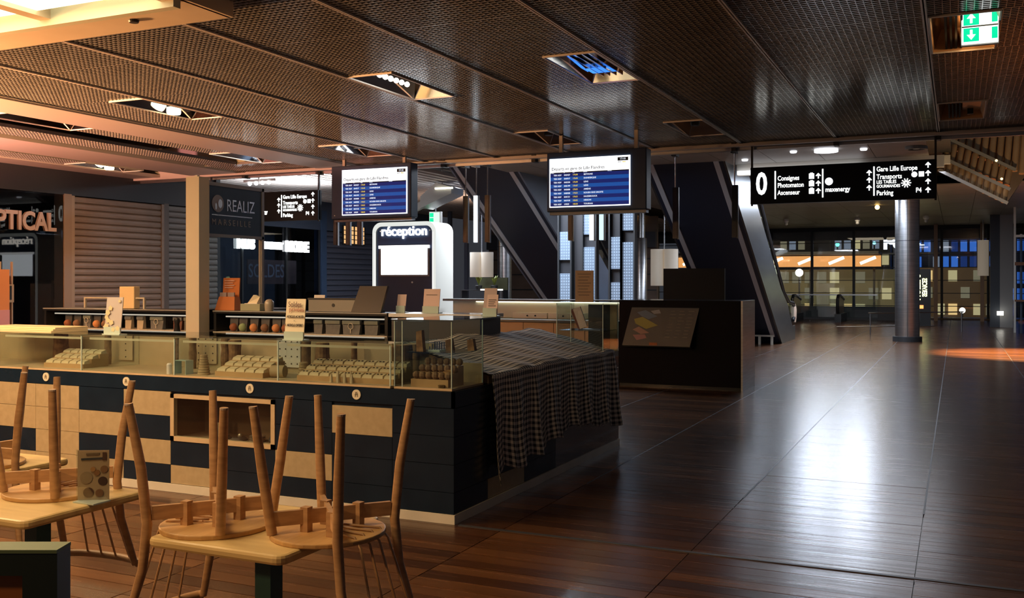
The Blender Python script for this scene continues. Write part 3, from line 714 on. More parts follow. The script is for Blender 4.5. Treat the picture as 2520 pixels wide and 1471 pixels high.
# tubes bulkhead at the right
tb = empty('tube_baffle', (1.2, 22, 2.6), 'sloping ceiling baffle of golden tubes, right of the direction sign', 'ceiling baffle')
gold = noisy('golden_tube', (.46, .30, .16), (.54, .36, .20), (3, 3, 3), .35, metal=.4)
def pxp(x, y, Y):
    r = (x-1260)/2400; v = (693-y)/2400; C, S = math.cos(YAW), math.sin(YAW)
    d = Y/(r*S+C); return Vector(((r*C-S)*d, Y, 1.56+v*d))
for k in range(11):
    x = 2352+19*k; a = pxp(x, 331-1.2*k, 22.0); b = pxp(x-8, 366+.36*19*k, 21.8); obj('tube', MB().tube([a, b], .062, 10), gold, tb, smooth=True)
for k in range(10):
    x = 2332+17*k; a = pxp(x, 352+7.0*k, 21.75); b = pxp(x-8, 392+7.2*k, 21.55); obj('tube', MB().tube([a, b], .060, 10), gold, tb, smooth=True)
for k in range(11):
    x = 2320+15.5*k; a = pxp(x, 394+7.2*k, 21.5); b = pxp(x-5, 420+7.6*k, 21.35); obj('tube', MB().tube([a, b], .056, 10), gold, tb, smooth=True)
for (a, b, Y) in (((2328, 338), (2500, 418), 21.65), ((2316, 386), (2486, 466), 21.42), ((2310, 418), (2480, 500), 21.2)):
    obj('bearer', MB().bar(pxp(*a, Y), pxp(*b, Y), .05, .06), mat('bearer_grey', (.20, .20, .20), .4), tb)
obj('backing', MB().add([pxp(2312, 330, 22.3), pxp(2560, 305, 22.3), pxp(2560, 380, 22.3), pxp(2480, 495, 22.3), pxp(2314, 412, 22.3)]+[pxp(2312, 330, 22.3)+Vector((0, .1, 0)), pxp(2560, 305, 22.3)+Vector((0, .1, 0)), pxp(2560, 380, 22.3)+Vector((0, .1, 0)), pxp(2480, 495, 22.3)+Vector((0, .1, 0)), pxp(2314, 412, 22.3)+Vector((0, .1, 0))],
    [(0, 1, 2, 3, 4), (9, 8, 7, 6, 5), (0, 5, 6, 1), (1, 6, 7, 2), (2, 7, 8, 3), (3, 8, 9, 4), (4, 9, 5, 0)]), mat('baffle_back', (.14, .10, .07), .7), tb)
for k, (x, y) in enumerate(((2340, 340), (2452, 395), (2505, 330), (2465, 440))):
    obj('lamp', MB().ball(pxp(x, y, 21.2), .025), emis('pin_gold', (1.0, .7, .3), 3), tb)

# right glazed wall, posts and door frames
rw = struct('wall_right', MB().box(1.35, 1.75, 37.2, 37.5, 0, FZ), mat('wall_grey', (.28, .28, .29), .5))
obj('dark_edge', MB().box(1.05, 1.35, 37.2, 37.5, 0, FZ), mat('wall_slate', (.05, .06, .08), .6), rw)
obj('end_wall', MB().box(2.4, 9, 38, 38.2, 0, FZ), mat('end_dark', (.03, .03, .03), .7), rw)
dr = struct('door_1', MB().box(1.60, 1.66, 33.6, 33.68, 0, FZ), white_m)
for x, y in ((1.78, 33.2), (2.12, 32.2)): obj('post', MB().box(x-.03, x+.03, y-.03, y+.03, 0, 3.0), white_m, dr)
obj('cross_bar', MB().box(1.6, 3.0, 33.0, 33.06, .96, 1.02), mat('bar_rust', (.22, .10, .05), .5), dr)
obj('cross_bar', MB().box(1.6, 3.0, 33.0, 33.06, 2.05, 2.15), mat('bar_rust', (.22, .10, .05), .5), dr)
obj('head_bar', MB().box(1.6, 3.0, 33.0, 33.06, 2.9, 2.97), white_m, dr)
obj('glazing', MB().box(1.7, 3.0, 33.1, 33.12, 0, 2.9), pane_dark, dr)
si = empty('door_sticker', (2.1, 33.3, 1.3), 'small pink framed pictogram on the glass door, right edge', 'sign')
obj('plate', MB().box(1.86, 2.3, 33.06, 33.07, 1.27, 1.86), charcoal, si)
for b in ((1.86, 2.3, 1.84, 1.86), (1.86, 2.3, 1.27, 1.29), (1.86, 1.88, 1.27, 1.86)): obj('border', MB().box(b[0], b[1], 33.04, 33.06, b[2], b[3]), mat('sticker_pink', (.6, .42, .36), .6), si)
obj('glyph', MB().lathe([(.06, 1.45), (.09, 1.55), (.05, 1.66)], (2.05, 33.03), 12), mat('sticker_glyph', (.45, .38, .3), .6), si)
tag(obj('blue_notice', MB().box(2.02, 2.4, 33.0, 33.03, 2.02, 2.28), emis('notice_blue', (.05, .2, 1.0), 1.4)), 'small glowing blue notice at the right picture edge', 'sign')
tag(obj('floor_lamp_strip', MB().box(1.25, 1.45, 36.9, 36.98, .42, .56), emis('flare_white', (1.0, .97, .85), 4)), 'small bright lamp low on the wall at the right', 'lamp')

# fabric lampshades hanging in the hall
def shade(x, y, z0, z1, n, w, label, rod=True):
    e = empty('fabric_lampshade', (x, y, z0), label, 'lampshade', 'fabric lampshades in the hall')
    for k in range(n):
        cx = x+(k-(n-1)/2)*w
        obj('shade', MB().lathe([(w*.49, z0), (w*.5, z0+.01), (w*.5, z1-.01), (w*.49, z1)], (cx, y), 24), mat('shade_cream', (.66, .58, .48), .8, em=(.7, .58, .44), strength=.18), e, smooth=True)
    if rod: obj('rod', MB().tube([(x, y, z1), (x, y, FZ)], .015, 8), steel, e)
shade(-10.42, 21.1, 1.67, 2.27, 2, .30, 'pair of cream drum shades beside the left escalator')
shade(-7.27, 26.0, 1.45, 2.45, 2, .38, 'pair of tall cream drum shades between the escalators')
shade(.9, 40.2, 1.78, 3.1, 1, .38, 'single pale cylinder shade at the right end of the hall')
# big light box fixture on the slat ceiling
bx = empty('box_luminaire', (-10.8, 19.8, 3.4), 'grey wedge shaped luminaire hanging under the brown slats', 'ceiling light')
lg = mat('luminaire_grey', (.45, .46, .45), .4)
obj('body', MB().prism([(-11.20, 3.25), (-10.40, 3.56), (-10.40, 3.70), (-10.80, 3.82), (-11.20, 3.52)], 19.5, 20.1), lg, bx)
obj('arm', MB().bar((-11.20, 19.8, 3.4), (-11.80, 19.8, 3.15), .1, .16), lg, bx)
obj('stem', MB().tube([(-10.8, 19.8, 3.7), (-10.8, 19.8, 4.18)], .02, 8), lg, bx)
obj('lamp_strip', MB().box(-10.80, -10.35, 19.46, 19.5, 3.66, 3.70), emis('strip_ivory', (1.0, .93, .72), 2.5), bx)
# white spot cluster that washes the slats
sc_ = empty('spot_cluster', (-12.9, 15.9, 3.4), 'cluster of bright white spots washing the slats above the kiosk sign', 'ceiling light')
obj('stem', MB().tube([(-12.9, 15.9, 3.55), (-12.9, 15.9, 4.18)], .015, 8), white_m, sc_)
obj('arm', MB().bar((-13.2, 15.8, 3.60), (-12.6, 16.05, 3.64), .05, .05), white_m, sc_)
for k in range(4): obj('spot', MB().ball((-13.08+.12*k, 15.84+.05*k, 3.55+.01*k), .04), emis('slat_spot', (.92, .95, 1.0), 14), sc_)
lamp('slat_wash', 'SPOT', (-12.9, 17.8, 2.85), 1000, (.86, .92, 1.0), .05, rot=(PI, 0, 0), spot=150, blend=.6)
lamp('slat_wash_far', 'SPOT', (-11.2, 23.5, 2.6), 260, (1.0, .70, .52), .05, rot=(PI, 0, 0), spot=150, blend=.6)
el = empty('exit_sign', (-11.1, 20, 2.92), 'small green exit lamp above the reception totem', 'exit sign')
obj('box', MB().box(-11.25, -10.95, 20.0, 20.1, 2.92, 3.20), white_m, el)
obj('legend', MB().box(-11.23, -10.97, 19.98, 20.0, 2.94, 3.18), emis('exit_pale', (.80, 1.0, .88), 1.0), el)
obj('rod', MB().tube([(-11.1, 20.05, 3.2), (-11.1, 20.05, 4.18)], .012, 8), steel, el)
for q in (0, 1): obj('green_field', MB().box(-11.22, -11.12, 19.97, 19.98, 2.955+.115*q, 3.05+.115*q), gx, el)

# ---- wall behind the far left: brown cafe back with lit bits
bw = struct('wall_back', MB().box(-16, -9.5, 33, 33.2, 0, FZ), noisy('brown_wall', (.13, .085, .06), (.17, .11, .08), (1, 1, 4), .6))
for k in range(5): obj('board_joint', MB().box(-16, -9.5, 32.97, 33.0, .7+.55*k, .74+.55*k), charcoal, bw)
obj('header', MB().box(-16, -9.5, 32.8, 33, 2.75, 3.3), mat('header_slate', (.05, .05, .06), .6), bw)
for k, (x, z_, s_, lab) in enumerate(((-11.95, 2.33, .05, 'small white lamp high on the brown back wall'), (-11.75, 1.68, .04, 'small white lamp low on the brown back wall'), (-12.2, 1.98, .09, 'slanted amber lamp on the brown back wall'))):
    tag(obj('wall_lamp', MB().ball((x, 32.9, z_), s_), emis('wl%d' % (k == 2), (1.0, .8 if k < 2 else .5, .5 if k < 2 else .15), 4)), lab, 'lamp')
wi = empty('warm_window', (L2+.04, 24.8, 2.7), 'orange glowing barred window seen under the left departures screen', 'window')
obj('frame', MB().box(L2+.04, L2+.07, 24.2, 25.4, 2.66, 3.24), charcoal, wi)
for i in range(2):
    for j in range(4): obj('pane', MB().box(L2+.07, L2+.085, 24.26+.58*i, 24.74+.58*i, 2.70+.135*j, 2.81+.135*j), emis('warm_window', (1.0, .55, .22), 1.0), wi)
for x in (-15.6, -15.0, -14.4): tag(obj('hall_post', MB().box(x-.06, x+.06, 28, 28.1, 0, FZ), mat('post_slate', (.05, .06, .09), .5)), {-15.6: 'leftmost', -15.0: 'middle', -14.4: 'rightmost'}[x]+' dark slate post under the left departures screen', 'post')

# plant pots and shelf by the left escalator
shf = empty('lit_shelf', (-10.35, 21.3, 1.2), 'shelf with a white light strip under the cream drum shades', 'shelf')
obj('board', MB().box(-11.05, -9.90, 21.2, 21.5, 1.34, 1.36), charcoal, shf); obj('strip', MB().box(-10.50, -9.90, 21.19, 21.2, 1.35, 1.385), emis('shelf_strip', (1.0, .95, .85), 2.2), shf)
obj('backing', MB().box(-10.70, -9.92, 21.5, 21.55, 1.36, 1.66), mat('moss_back', (.07, .07, .03), .8), shf)
obj('leg', MB().box(-11.05, -11.01, 21.2, 21.5, 0, 1.34), charcoal, shf); obj('leg', MB().box(-9.94, -9.90, 21.2, 21.5, 0, 1.34), charcoal, shf)
leaf_m = noisy('leaf_green', (.16, .20, .03), (.30, .34, .06), (9, 9, 9), .5)
def plant(x, y, z, n, h, label, seed):
    rr = random.Random(seed)
    e = empty('potted_plant', (x, y, z), label, 'plant')
    obj('pot', MB().lathe([(.07, z), (.09, z+.10), (.08, z+.11)], (x, y), 14), charcoal, e)
    for k in range(n):
        a = rr.uniform(0, 2*PI); l = h*rr.uniform(.7, 1.1); s = rr.uniform(.2, .6)
        p0 = Vector((x, y, z+.1)); p1 = p0+Vector((math.cos(a)*l*s*.5, math.sin(a)*l*s*.5, l*.65)); p2 = p0+Vector((math.cos(a)*l*s, math.sin(a)*l*s, l*.9))
        w = Vector((-math.sin(a), math.cos(a), 0))*.022
        th = Vector((0, 0, .003))
        obj('leaf', MB().add([p0, p1-w, p1+w, p2, p0+th, p1-w+th, p1+w+th, p2+th], [(0, 2, 1), (1, 2, 3), (4, 5, 6), (5, 7, 6), (0, 1, 5, 4), (1, 3, 7, 5), (3, 2, 6, 7), (2, 0, 4, 6)]), leaf_m, e)
plant(-10.60, 21.3, 1.365, 16, .32, 'spiky green plant on the lit shelf, left one', 3)
plant(-10.20, 21.35, 1.365, 14, .26, 'spiky green plant on the lit shelf, right one', 5)

# ---- dotted light towers between the escalators
dot_m = mat('dotted_panel', (.15, .20, .27), .4)
def _dots():
    n, l, b = nodes(dot_m)
    tc = n.new('ShaderNodeTexCoord'); sp = n.new('ShaderNodeSeparateXYZ'); l.new(tc.outputs['Object'], sp.inputs[0])
    outs = []
    for ax, pitch in ((0, .048), (2, .055)):
        m1 = n.new('ShaderNodeMath'); m1.operation = 'PINGPONG'; m1.inputs[1].default_value = pitch/2
        l.new(sp.outputs[ax], m1.inputs[0])
        m2 = n.new('ShaderNodeMath'); m2.operation = 'DIVIDE'; m2.inputs[1].default_value = pitch/2; l.new(m1.outputs[0], m2.inputs[0]); outs.append(m2)
    mu = n.new('ShaderNodeMath'); mu.operation = 'MULTIPLY'; l.new(outs[0].outputs[0], mu.inputs[0]); l.new(outs[1].outputs[0], mu.inputs[1])
    rp = n.new('ShaderNodeValToRGB'); rp.color_ramp.elements[0].position = .12; rp.color_ramp.elements[1].position = .8
    rp.color_ramp.elements[0].color = (.03, .05, .085, 1); rp.color_ramp.elements[1].color = (.55, .72, .95, 1)
    l.new(mu.outputs[0], rp.inputs[0]); l.new(rp.outputs[0], b.inputs['Emission Color']); b.inputs['Emission Strength'].default_value = .62
_dots()
TW = [(-6.965, -6.735, [(.3, 1.72), (1.98, 2.52)], 'leftmost dotted blue light tower between the escalators'),
      (-6.475, -6.235, [(.3, 2.22), (2.46, 2.85)], 'second dotted blue light tower, behind the brown notice'),
      (-5.935, -5.735, [(.3, 1.55), (1.80, 2.40)], 'third dotted blue light tower between the escalators, dimmest'),
      (-5.705, -5.475, [(.3, 2.30), (2.52, 3.1)], 'rightmost dotted blue light tower between the escalators')]
for x0, x1, segs, lab in TW:
    e = empty('light_tower', ((x0+x1)/2, 17.5, 0), lab, 'light tower')
    for x in (x0-.03, x1): obj('post', MB().box(x, x+.03, 17.46, 17.62, 0, 3.3), charcoal, e)
    obj('back', MB().box(x0, x1, 17.56, 17.6, 0, 3.3), mat('tower_back', (.02, .022, .028), .5), e)
    for a, b in segs: obj('dotted_panel', MB().box(x0+.005, x1-.005, 17.5, 17.56, a, b), dot_m, e)
    obj('cap', MB().box(x0-.03, x1+.03, 17.46, 17.62, 3.3, 3.36), charcoal, e)
tw = empty('slate_pillar', (-6.6, 17.6, 0), 'dark slate pillar between the two left light towers', 'pillar')
obj('shaft', MB().box(-6.70, -6.51, 17.6, 17.75, 0, 3.3), mat('slate_pillar', (.03, .03, .035), .5), tw)

# ================================================================== HANGING THINGS AT THE CEILING EDGE
tube_off = mat('tube_dark', (.03, .034, .045), .35, .4); tube_on = emis('tube_white', (.80, .92, 1.0), 2.4); tube_cyan = emis('tube_cyan', (.60, .85, .95), 1.3)
BARS = [(-6.84, 0, 'dark hanging light bar left of the lit white one'), (-6.66, 1, 'lit white hanging light bar near the left escalator'), (-6.47, 0, 'dark hanging light bar right of the lit white one'),
        (-4.79, 1, 'lit white hanging light bar under the right departures screen'), (-4.64, 2, 'cyan lit hanging light bar under the right departures screen'), (-5.12, 0, 'dark hanging light bar under the right screen, leftmost'),
        (-3.56, 0, 'dark hanging light bar in front of the right escalator'), (-2.74, 0, 'dark hanging light bar left of the direction sign'),
        (-9.22, 0, 'dark hanging light bar under the left screen, leftmost'), (-8.98, 0, 'dark hanging light bar under the left screen, second'), (-8.76, 0, 'dark hanging light bar under the left screen, third')]
for x, lit, lab in BARS:
    e = empty('hanging_light_bar', (x, 13.3, 2.16), lab, 'pendant light', 'hanging light bars')
    obj('rod', MB().tube([(x, 13.3, 2.87), (x, 13.3, 3.35)], .009, 8), steel, e)
    obj('canopy', MB().box(x-.035, x+.035, 13.2, 13.36, 3.30, 3.40), charcoal if lit != 1 else white_m, e)
    obj('bar', MB().box(x-.032, x+.032, 13.27, 13.33, 2.16, 2.87), tube_on if lit == 1 else (tube_cyan if lit == 2 else tube_off), e)
    obj('side_fin', MB().box(x+.032, x+.05, 13.28, 13.32, 2.15, 2.87), steel_dark, e)

# ---- departure screens
row_a = emis('screen_navy', (.004, .014, .125), 1.0); row_b = emis('screen_blue', (.006, .075, .33), 1.0)
scr_w = emis('screen_white', (1, 1, 1), 2.0); scr_k = emis('screen_black', (.004, .004, .004), 1); t_white = emis('screen_text', (.85, .9, 1), 1.0); t_yel = emis('screen_yellow', (.75, .55, .05), 1.0)
housing = noisy('screen_housing', (.030, .055, .105), (.036, .062, .12), (5, 5, 5), .4, spec=.2)
TRAINS = [('842427', '17h38', 'BETHUNE'), ('844917', '17h40', 'DUNKERQUE'), ('843230', '17h40', 'LENS'), ('842199', '17h47', 'LENS'), ('843008', '17h53', 'AMIENS'), ('848908', '17h53', 'ROUEN RIVE DROITE'), ('844131', '17h53', 'HAZEBROUCK'), ('841918', '18h05', 'HIRSON'), ('19959', '18h58', 'TOURNAI')]
def board(x0, x1, z0, z1, sx0, sx1, sz0, sz1, y, label):
    e = empty('departure_screen', ((x0+x1)/2, y, z0), label, 'screen', 'departure screens')
    obj('housing', MB().box(x0, x1, y, y+.20, z0, z1), housing, e, bevel=.012)
    obj('lower_lip', MB().box(x0+.02, x1-.02, y+.05, y+.16, z0-.035, z0), steel_dark, e)
    for x in (x0+.12*(x1-x0), x1-.12*(x1-x0)):
        obj('hanger', MB().box(x-.022, x+.022, y+.08, y+.12, z1, CZ+.03), mat('hanger_tan', (.42, .38, .32), .4), e)
    obj('screw', MB().lathe([(.008, z0+.05), (.008, z0+.065)], (x0+.06, y-.002), 8), steel, e)
    scr = obj('screen', MB().box(sx0, sx1, y-.012, y, sz0, sz1), scr_w, e)
    W, Hh = sx1-sx0, sz1-sz0
    m = .012*W; ztab = sz1-.285*Hh
    obj('header_rule', MB().box(sx0+m, sx1-m, y-.014, y-.012, sz1-.158*Hh, sz1-.153*Hh), emis('rule_grey', (.45, .5, .55), 1.0), scr)
    obj('column_header', MB().box(sx0+m, sx1-m, y-.014, y-.012, ztab-.022*Hh, ztab), scr_k, scr)
    rh = (ztab-.022*Hh-sz0-.02*Hh)/9
    text('Départs en gare de Lille Flandres', .088*Hh, emis('screen_ink', (.02, .02, .025), 1), scr, (sx0+.028*W, y-.0135, sz1-.215*Hh), sx=.98, bold=.0006)
    obj('clock_field', MB().box(sx1-.150*W, sx1-.022*W, y-.014, y-.012, sz1-.105*Hh, sz1-.035*Hh), scr_k, scr)
    text('17:10', .055*Hh, t_white, scr, (sx1-.088*W, y-.0155, sz1-.070*Hh), align='CENTER')
    text('vers le', .026*Hh, emis('screen_ink', (.02, .02, .025), 1), scr, (sx1-.148*W, y-.0135, sz1-.128*Hh), bold=.0008)
    text('futur', .028*Hh, t_yel, scr, (sx1-.090*W, y-.0135, sz1-.128*Hh), bold=.0012, sx=1.3)
    for fx, s in ((.012, 'Circulation'), (.185, 'N°'), (.295, 'Heure'), (.43, 'Destination'), (.73, 'Information')):
        text(s, .018*Hh, t_white, scr, (sx0+fx*W, y-.0155, ztab-.011*Hh))
    for k, (num, hr, dest) in enumerate(TRAINS):
        zt = ztab-.022*Hh-rh*k
        obj('table_row', MB().box(sx0+m, sx1-m, y-.014, y-.012, zt-rh, zt), row_a if k % 2 == 0 else row_b, scr)
        zc = zt-rh/2
        for fx, s, mm in ((.055, 'TER HDF', t_white), (.188, num, t_white), (.297, hr, t_yel), (.435, dest, t_white)):
            text(s, .042*Hh, mm, scr, (sx0+fx*W, y-.0155, zc), bold=.0003, sx=1.05)
    return e
board(-8.61, -7.22, 2.50, 3.30, -8.41, -7.28, 2.555, 3.235, 12.3, 'left hanging departures screen in a navy housing, the farther one')
board(-4.67, -3.38, 2.43, 3.17, -4.63, -3.58, 2.485, 3.09, 11.3, 'right hanging departures screen in a navy housing, the nearer one')

# ---- direction signs
def arrow(mb, cx, cz, s, y):
    mb.prism([(cx-.5*s, cz+.02*s), (cx, cz+.55*s), (cx+.5*s, cz+.02*s), (cx+.26*s, cz-.04*s), (cx, cz+.20*s), (cx-.26*s, cz-.04*s)], y-.006, y)
    mb.box(cx-.10*s, cx+.10*s, y-.006, y, cz-.5*s, cz+.3*s)
def dsign(x0, y, z0, z1, L, label):
    e = empty('direction_sign', (x0+L/2, y, z0), label, 'sign', 'hanging direction signs')
    x1 = x0+L; Hh = z1-z0
    obj('panel', MB().box(x0, x1, y, y+.10, z0, z1), mat('sign_black', (.008, .011, .018), .35, spec=.1), e)
    for x in (x0+.0, x1-.025): obj('hanger', MB().box(x, x+.025, y+.03, y+.06, z0-.02, CZ-.03), charcoal, e)
    obj('top_frame', MB().box(x0, x1, y+.03, y+.06, CZ-.06, CZ-.03), charcoal, e)
    q = y-.001
    def T(s, size, fx, fz, bold=.0008, sx=.78): text(s, size, sign_em, e, (x0+fx*L, q-.003, z0+fz*Hh), bold=bold, sx=sx, depth=.003)
    T('0', .40, .032, .52, .010, .72)
    for fx in (.142, .406, .680): obj('divider_line', MB().box(x0+fx*L-.008, x0+fx*L+.008, q-.006, q, z0+.12*Hh, z0+.88*Hh), sign_em, e)
    for s, fz in (('Consignes', .67), ('Photomaton', .48), ('Ascenseur', .28)): T(s, .085, .155, fz)
    ar = MB()
    for fz in (.70, .50, .30):
        cx = x0+.345*L; cz = z0+fz*Hh
        obj('pictogram', MB().box(cx-.032, cx+.032, q-.006, q, cz-.034, cz+.034).box(cx-.016, cx+.016, q-.006, q, cz+.034, cz+.044), sign_em, e)
    for fx, fz in ((.382, .70), (.382, .50), (.382, .30), (.655, .72), (.655, .53), (.655, .33), (.957, .86), (.957, .65), (.957, .44), (.957, .22)):
        mb = MB(); arrow(mb, x0+fx*L, z0+fz*Hh, .068, q); obj('arrow', mb, sign_em, e)
    ci_ = MB(); n = 24
    ci_.prism([(x0+.440*L+.048*math.cos(2*PI*k/n), z0+.54*Hh+.048*math.sin(2*PI*k/n)) for k in range(n)], q-.006, q)
    obj('round_logo', ci_, sign_em, e)
    T('maxenergy', .085, .420, .32, .0012, .80)
    T('Gare Lille Europe', .085, .693, .80)
    T('Transports', .085, .693, .60)
    T('LES TABLES', .058, .693, .465, .0004, .80); T('GOURMANDES', .052, .693, .355, .0004, .78)
    T('Parking', .085, .693, .18)
    T('P4', .085, .895, .22)
    stx = MB(); cx, cz = x0+.846*L, z0+.42*Hh
    for k in range(10):
        a = 2*PI*k/10; stx.bar((cx+.010*math.cos(a), q-.003, cz+.010*math.sin(a)), (cx+.058*math.cos(a), q-.003, cz+.058*math.sin(a)), .006, .012, (-math.sin(a), 0, math.cos(a)))
    obj('star_logo', stx, sign_em, e)
    c2 = MB().prism([(x0+.888*L+.034*math.cos(2*PI*k/16), z0+.63*Hh+.034*math.sin(2*PI*k/16)) for k in range(16)], q-.006, q)
    obj('metro_symbol', c2, sign_em, e); obj('bus_symbol', MB().box(x0+.912*L-.004, x0+.912*L+.056, q-.006, q, z0+.57*Hh, z0+.70*Hh), sign_em, e)
dsign(-2.47, 13.0, 2.58, 3.06, 2.25, 'large hanging direction sign with a white zero at the right')
dsign(-11.61, 13.0, 2.56, 3.04, 2.25, 'hanging direction sign partly hidden by the navy kiosk sign at the left')

# ================================================================== RECEPTION
desk = empty('reception_desk', (-6.2, 14.4, 0), 'long beige reception desk with lit back ledge behind the jewellery island', 'desk')
obj('front_board', MB().box(-7.75, -4.62, 14.62, 14.70, 0, 1.26), mat('desk_back', (.34, .33, .30), .5), desk)
obj('ledge', MB().box(-7.85, -4.62, 14.42, 14.75, 1.24, 1.275), mat('desk_ledge', (.14, .145, .15), .4), desk)
obj('splash', MB().box(-7.75, -4.62, 14.60, 14.62, .97, 1.24), mat('desk_splash', (.62, .60, .50), .5), desk)
obj('worktop', MB().box(-7.85, -4.62, 14.0, 14.62, .93, .965), mat('desk_top', (.22, .24, .23), .3), desk)
obj('carcass', MB().box(-7.75, -4.66, 14.06, 14.6, 0.08, .93), cream, desk)
doorm = noisy('desk_door', (.62, .44, .25), (.66, .47, .28), (2, 2, 2), .5)
for k in range(6): obj('door', MB().box(-7.74+.515*k, -7.74+.515*k+.505, 14.03, 14.06, .1, .92), doorm, desk)
obj('light_strip', MB().box(-7.3, -4.7, 14.57, 14.60, 1.22, 1.24), emis('desk_strip', (1.0, .90, .62), 2.4), desk)
for k in range(2):
    dd = obj('drawer_unit', MB().box(-6.55+.62*k, -5.95+.62*k, 14.40, 14.60, .97, 1.06), mat('drawer_ivory', (.74, .68, .52), .5), desk)
    for s in (.26, .40): obj('knob', MB().ball((-6.55+.62*k+s, 14.39, 1.015), .014), charcoal, dd)
tot = empty('reception_totem', (-8.57, 14.4, 0), 'white rounded reception totem with glowing lettering and blank bright screen', 'totem')
def rrect(x0, x1, z0, z1, r, n=8):
    pts = [(x0, z0), (x1, z0)]
    for k in range(n+1):
        a = PI/2*k/n; pts.append((x1-r+r*math.cos(a), z1-r+r*math.sin(a)))
    for k in range(n+1):
        a = PI/2*k/n+PI/2; pts.append((x0+r+r*math.cos(a), z1-r+r*math.sin(a)))
    return pts
shell_m = mat('totem_white', (.76, .74, .66), .4)
out = rrect(-9.20, -7.95, 0, 2.58, .17); inn = rrect(-9.13, -8.02, 0, 2.51, .12)
mb = MB(); n = len(out); rim = MB()
for (pts, yy) in ((out, 14.36), (inn, 14.36), (out, 14.98)):
    for p in pts: mb.v.append((p[0], yy, p[1]))
for i in range(1, n):
    j = (i+1) % n
    mb.f.append((i, i+2*n, j+2*n, j)); rim.f.append((i, j, j+n, i+n))
mb.f.append(tuple(2*n+i for i in range(n)))
rim.v = list(mb.v)
obj('shell', mb, shell_m, tot, smooth=True)
obj('lit_rim', rim, emis('rim_white', (.92, .95, .90), .85), tot)
obj('face', MB().prism(inn, 14.39, 14.45), mat('totem_face', (.035, .06, .13), .35, spec=.2), tot)
obj('rim_light', MB().box(-9.15, -9.135, 14.355, 14.36, .2, 2.40).box(-8.015, -8.0, 14.355, 14.36, .2, 2.40), emis('rim_glow', (1, .97, .9), 1.2), tot)
text('réception', .235, emis('reception_glow', (1.0, .93, .82), 5), tot, (-8.575, 14.37, 2.42), align='CENTER', bold=.002, depth=.012, sx=1.0)
obj('screen', MB().box(-9.03, -8.12, 14.37, 14.39, 1.68, 2.16), emis('totem_screen', (.90, .95, 1.0), 5), tot)
obj('screen_bezel', MB().box(-9.07, -8.08, 14.375, 14.392, 1.65, 2.19), steel_dark, tot)
obj('roller_cap', MB().box(-9.07, -8.08, 14.35, 14.39, 2.13, 2.18), white_em, tot)
obj('camera_dot', MB().ball((-8.42, 14.385, 1.55), .016), white_m, tot)
for x in (-9.06, -8.08): obj('screw', MB().ball((x, 14.388, 2.43), .012), white_m, tot)
# plan totem
pt = empty('plan_totem', (-3.7, 14.03, 0), 'large black information block with a tilted floor plan panel', 'information stand')
obj('body', MB().box(-4.62, -2.80, 14.05, 14.95, 0, 1.285), black_gloss, pt)
obj('steel_end', MB().box(-2.80, -2.775, 14.03, 14.95, 0, 1.285), steel, pt)
obj('matt_front', MB().box(-4.62, -2.80, 14.03, 14.05, 0.04, 1.285), mat('block_matt', (.006, .007, .011), .45, spec=.06), pt)  # matt black front sheet of the block
pl = MB().add([(-4.42, 14.02, 1.17), (-3.40, 14.02, 1.17), (-3.50, 13.86, .62), (-4.52, 13.86, .62), (-4.42, 14.04, 1.19), (-3.40, 14.04, 1.19), (-3.50, 13.90, .60), (-4.52, 13.90, .60)],
              [(0, 3, 2, 1), (4, 5, 6, 7), (0, 1, 5, 4), (1, 2, 6, 5), (2, 3, 7, 6), (3, 0, 4, 7)])
obj('plan_panel', pl, mat('plan_slate', (.085, .10, .10), .45), pt)
def onp(u, v):      # point on the tilted panel
    a = Vector((-4.42, 14.02, 1.17)).lerp(Vector((-3.40, 14.02, 1.17)), u); b = Vector((-4.52, 13.86, .62)).lerp(Vector((-3.50, 13.86, .62)), u)
    return a.lerp(b, v)+Vector((0, -.004, .001))
for poly, c, nm in (([(.10, .12), (.22, .06), (.42, .22), (.30, .30), (.18, .22)], (.16, .24, .34), 'blue'), ([(.30, .08), (.42, .04), (.46, .14), (.36, .16)], (.34, .38, .42), 'grey'),
                    ([(.08, .30), (.20, .24), (.46, .46), (.30, .56), (.12, .42)], (.36, .37, .10), 'yellow'), ([(.10, .58), (.18, .50), (.36, .66), (.24, .70)], (.40, .27, .22), 'pink'), ([(.12, .72), (.30, .70), (.34, .80), (.20, .86)], (.38, .22, .22), 'rose')):
    P = [onp(*p) for p in poly]; nn = len(P)
    obj('plan_storey', MB().add(P+[p+Vector((0, .003, 0)) for p in P], [tuple(range(nn)), tuple(range(2*nn-1, nn-1, -1))]+[(i, (i+1) % nn, (i+1) % nn+nn, i+nn) for i in range(nn)]), mat('plan_'+nm, c, .6), pt)
for c in range(3):
    for r in range(9):
        a = onp(.60+.13*c, .08+.085*r); b = onp(.60+.13*c+random.uniform(.05, .10), .08+.085*r)
        obj('legend_line', MB().bar(a, b, .004, .012), mat('legend_grey', (.22, .22, .20), .6), pt)
obj('orange_tag', MB().bar(onp(.40, .95), onp(.52, .95), .004, .04), mat('tag_orange', (.35, .13, .04), .6), pt)
bp_ = empty('black_screen', (-3.64, 15.3, 0), 'plain black board standing behind the floor plan block', 'board')
obj('board', MB().box(-4.28, -3.30, 15.25, 15.32, .25, 1.77), mat('board_charcoal', (.014, .020, .026), .4, spec=.08), bp_)
for x in (-4.2, -3.42): obj('foot', MB().box(x, x+.06, 15.1, 15.45, 0, .25), charcoal, bp_)

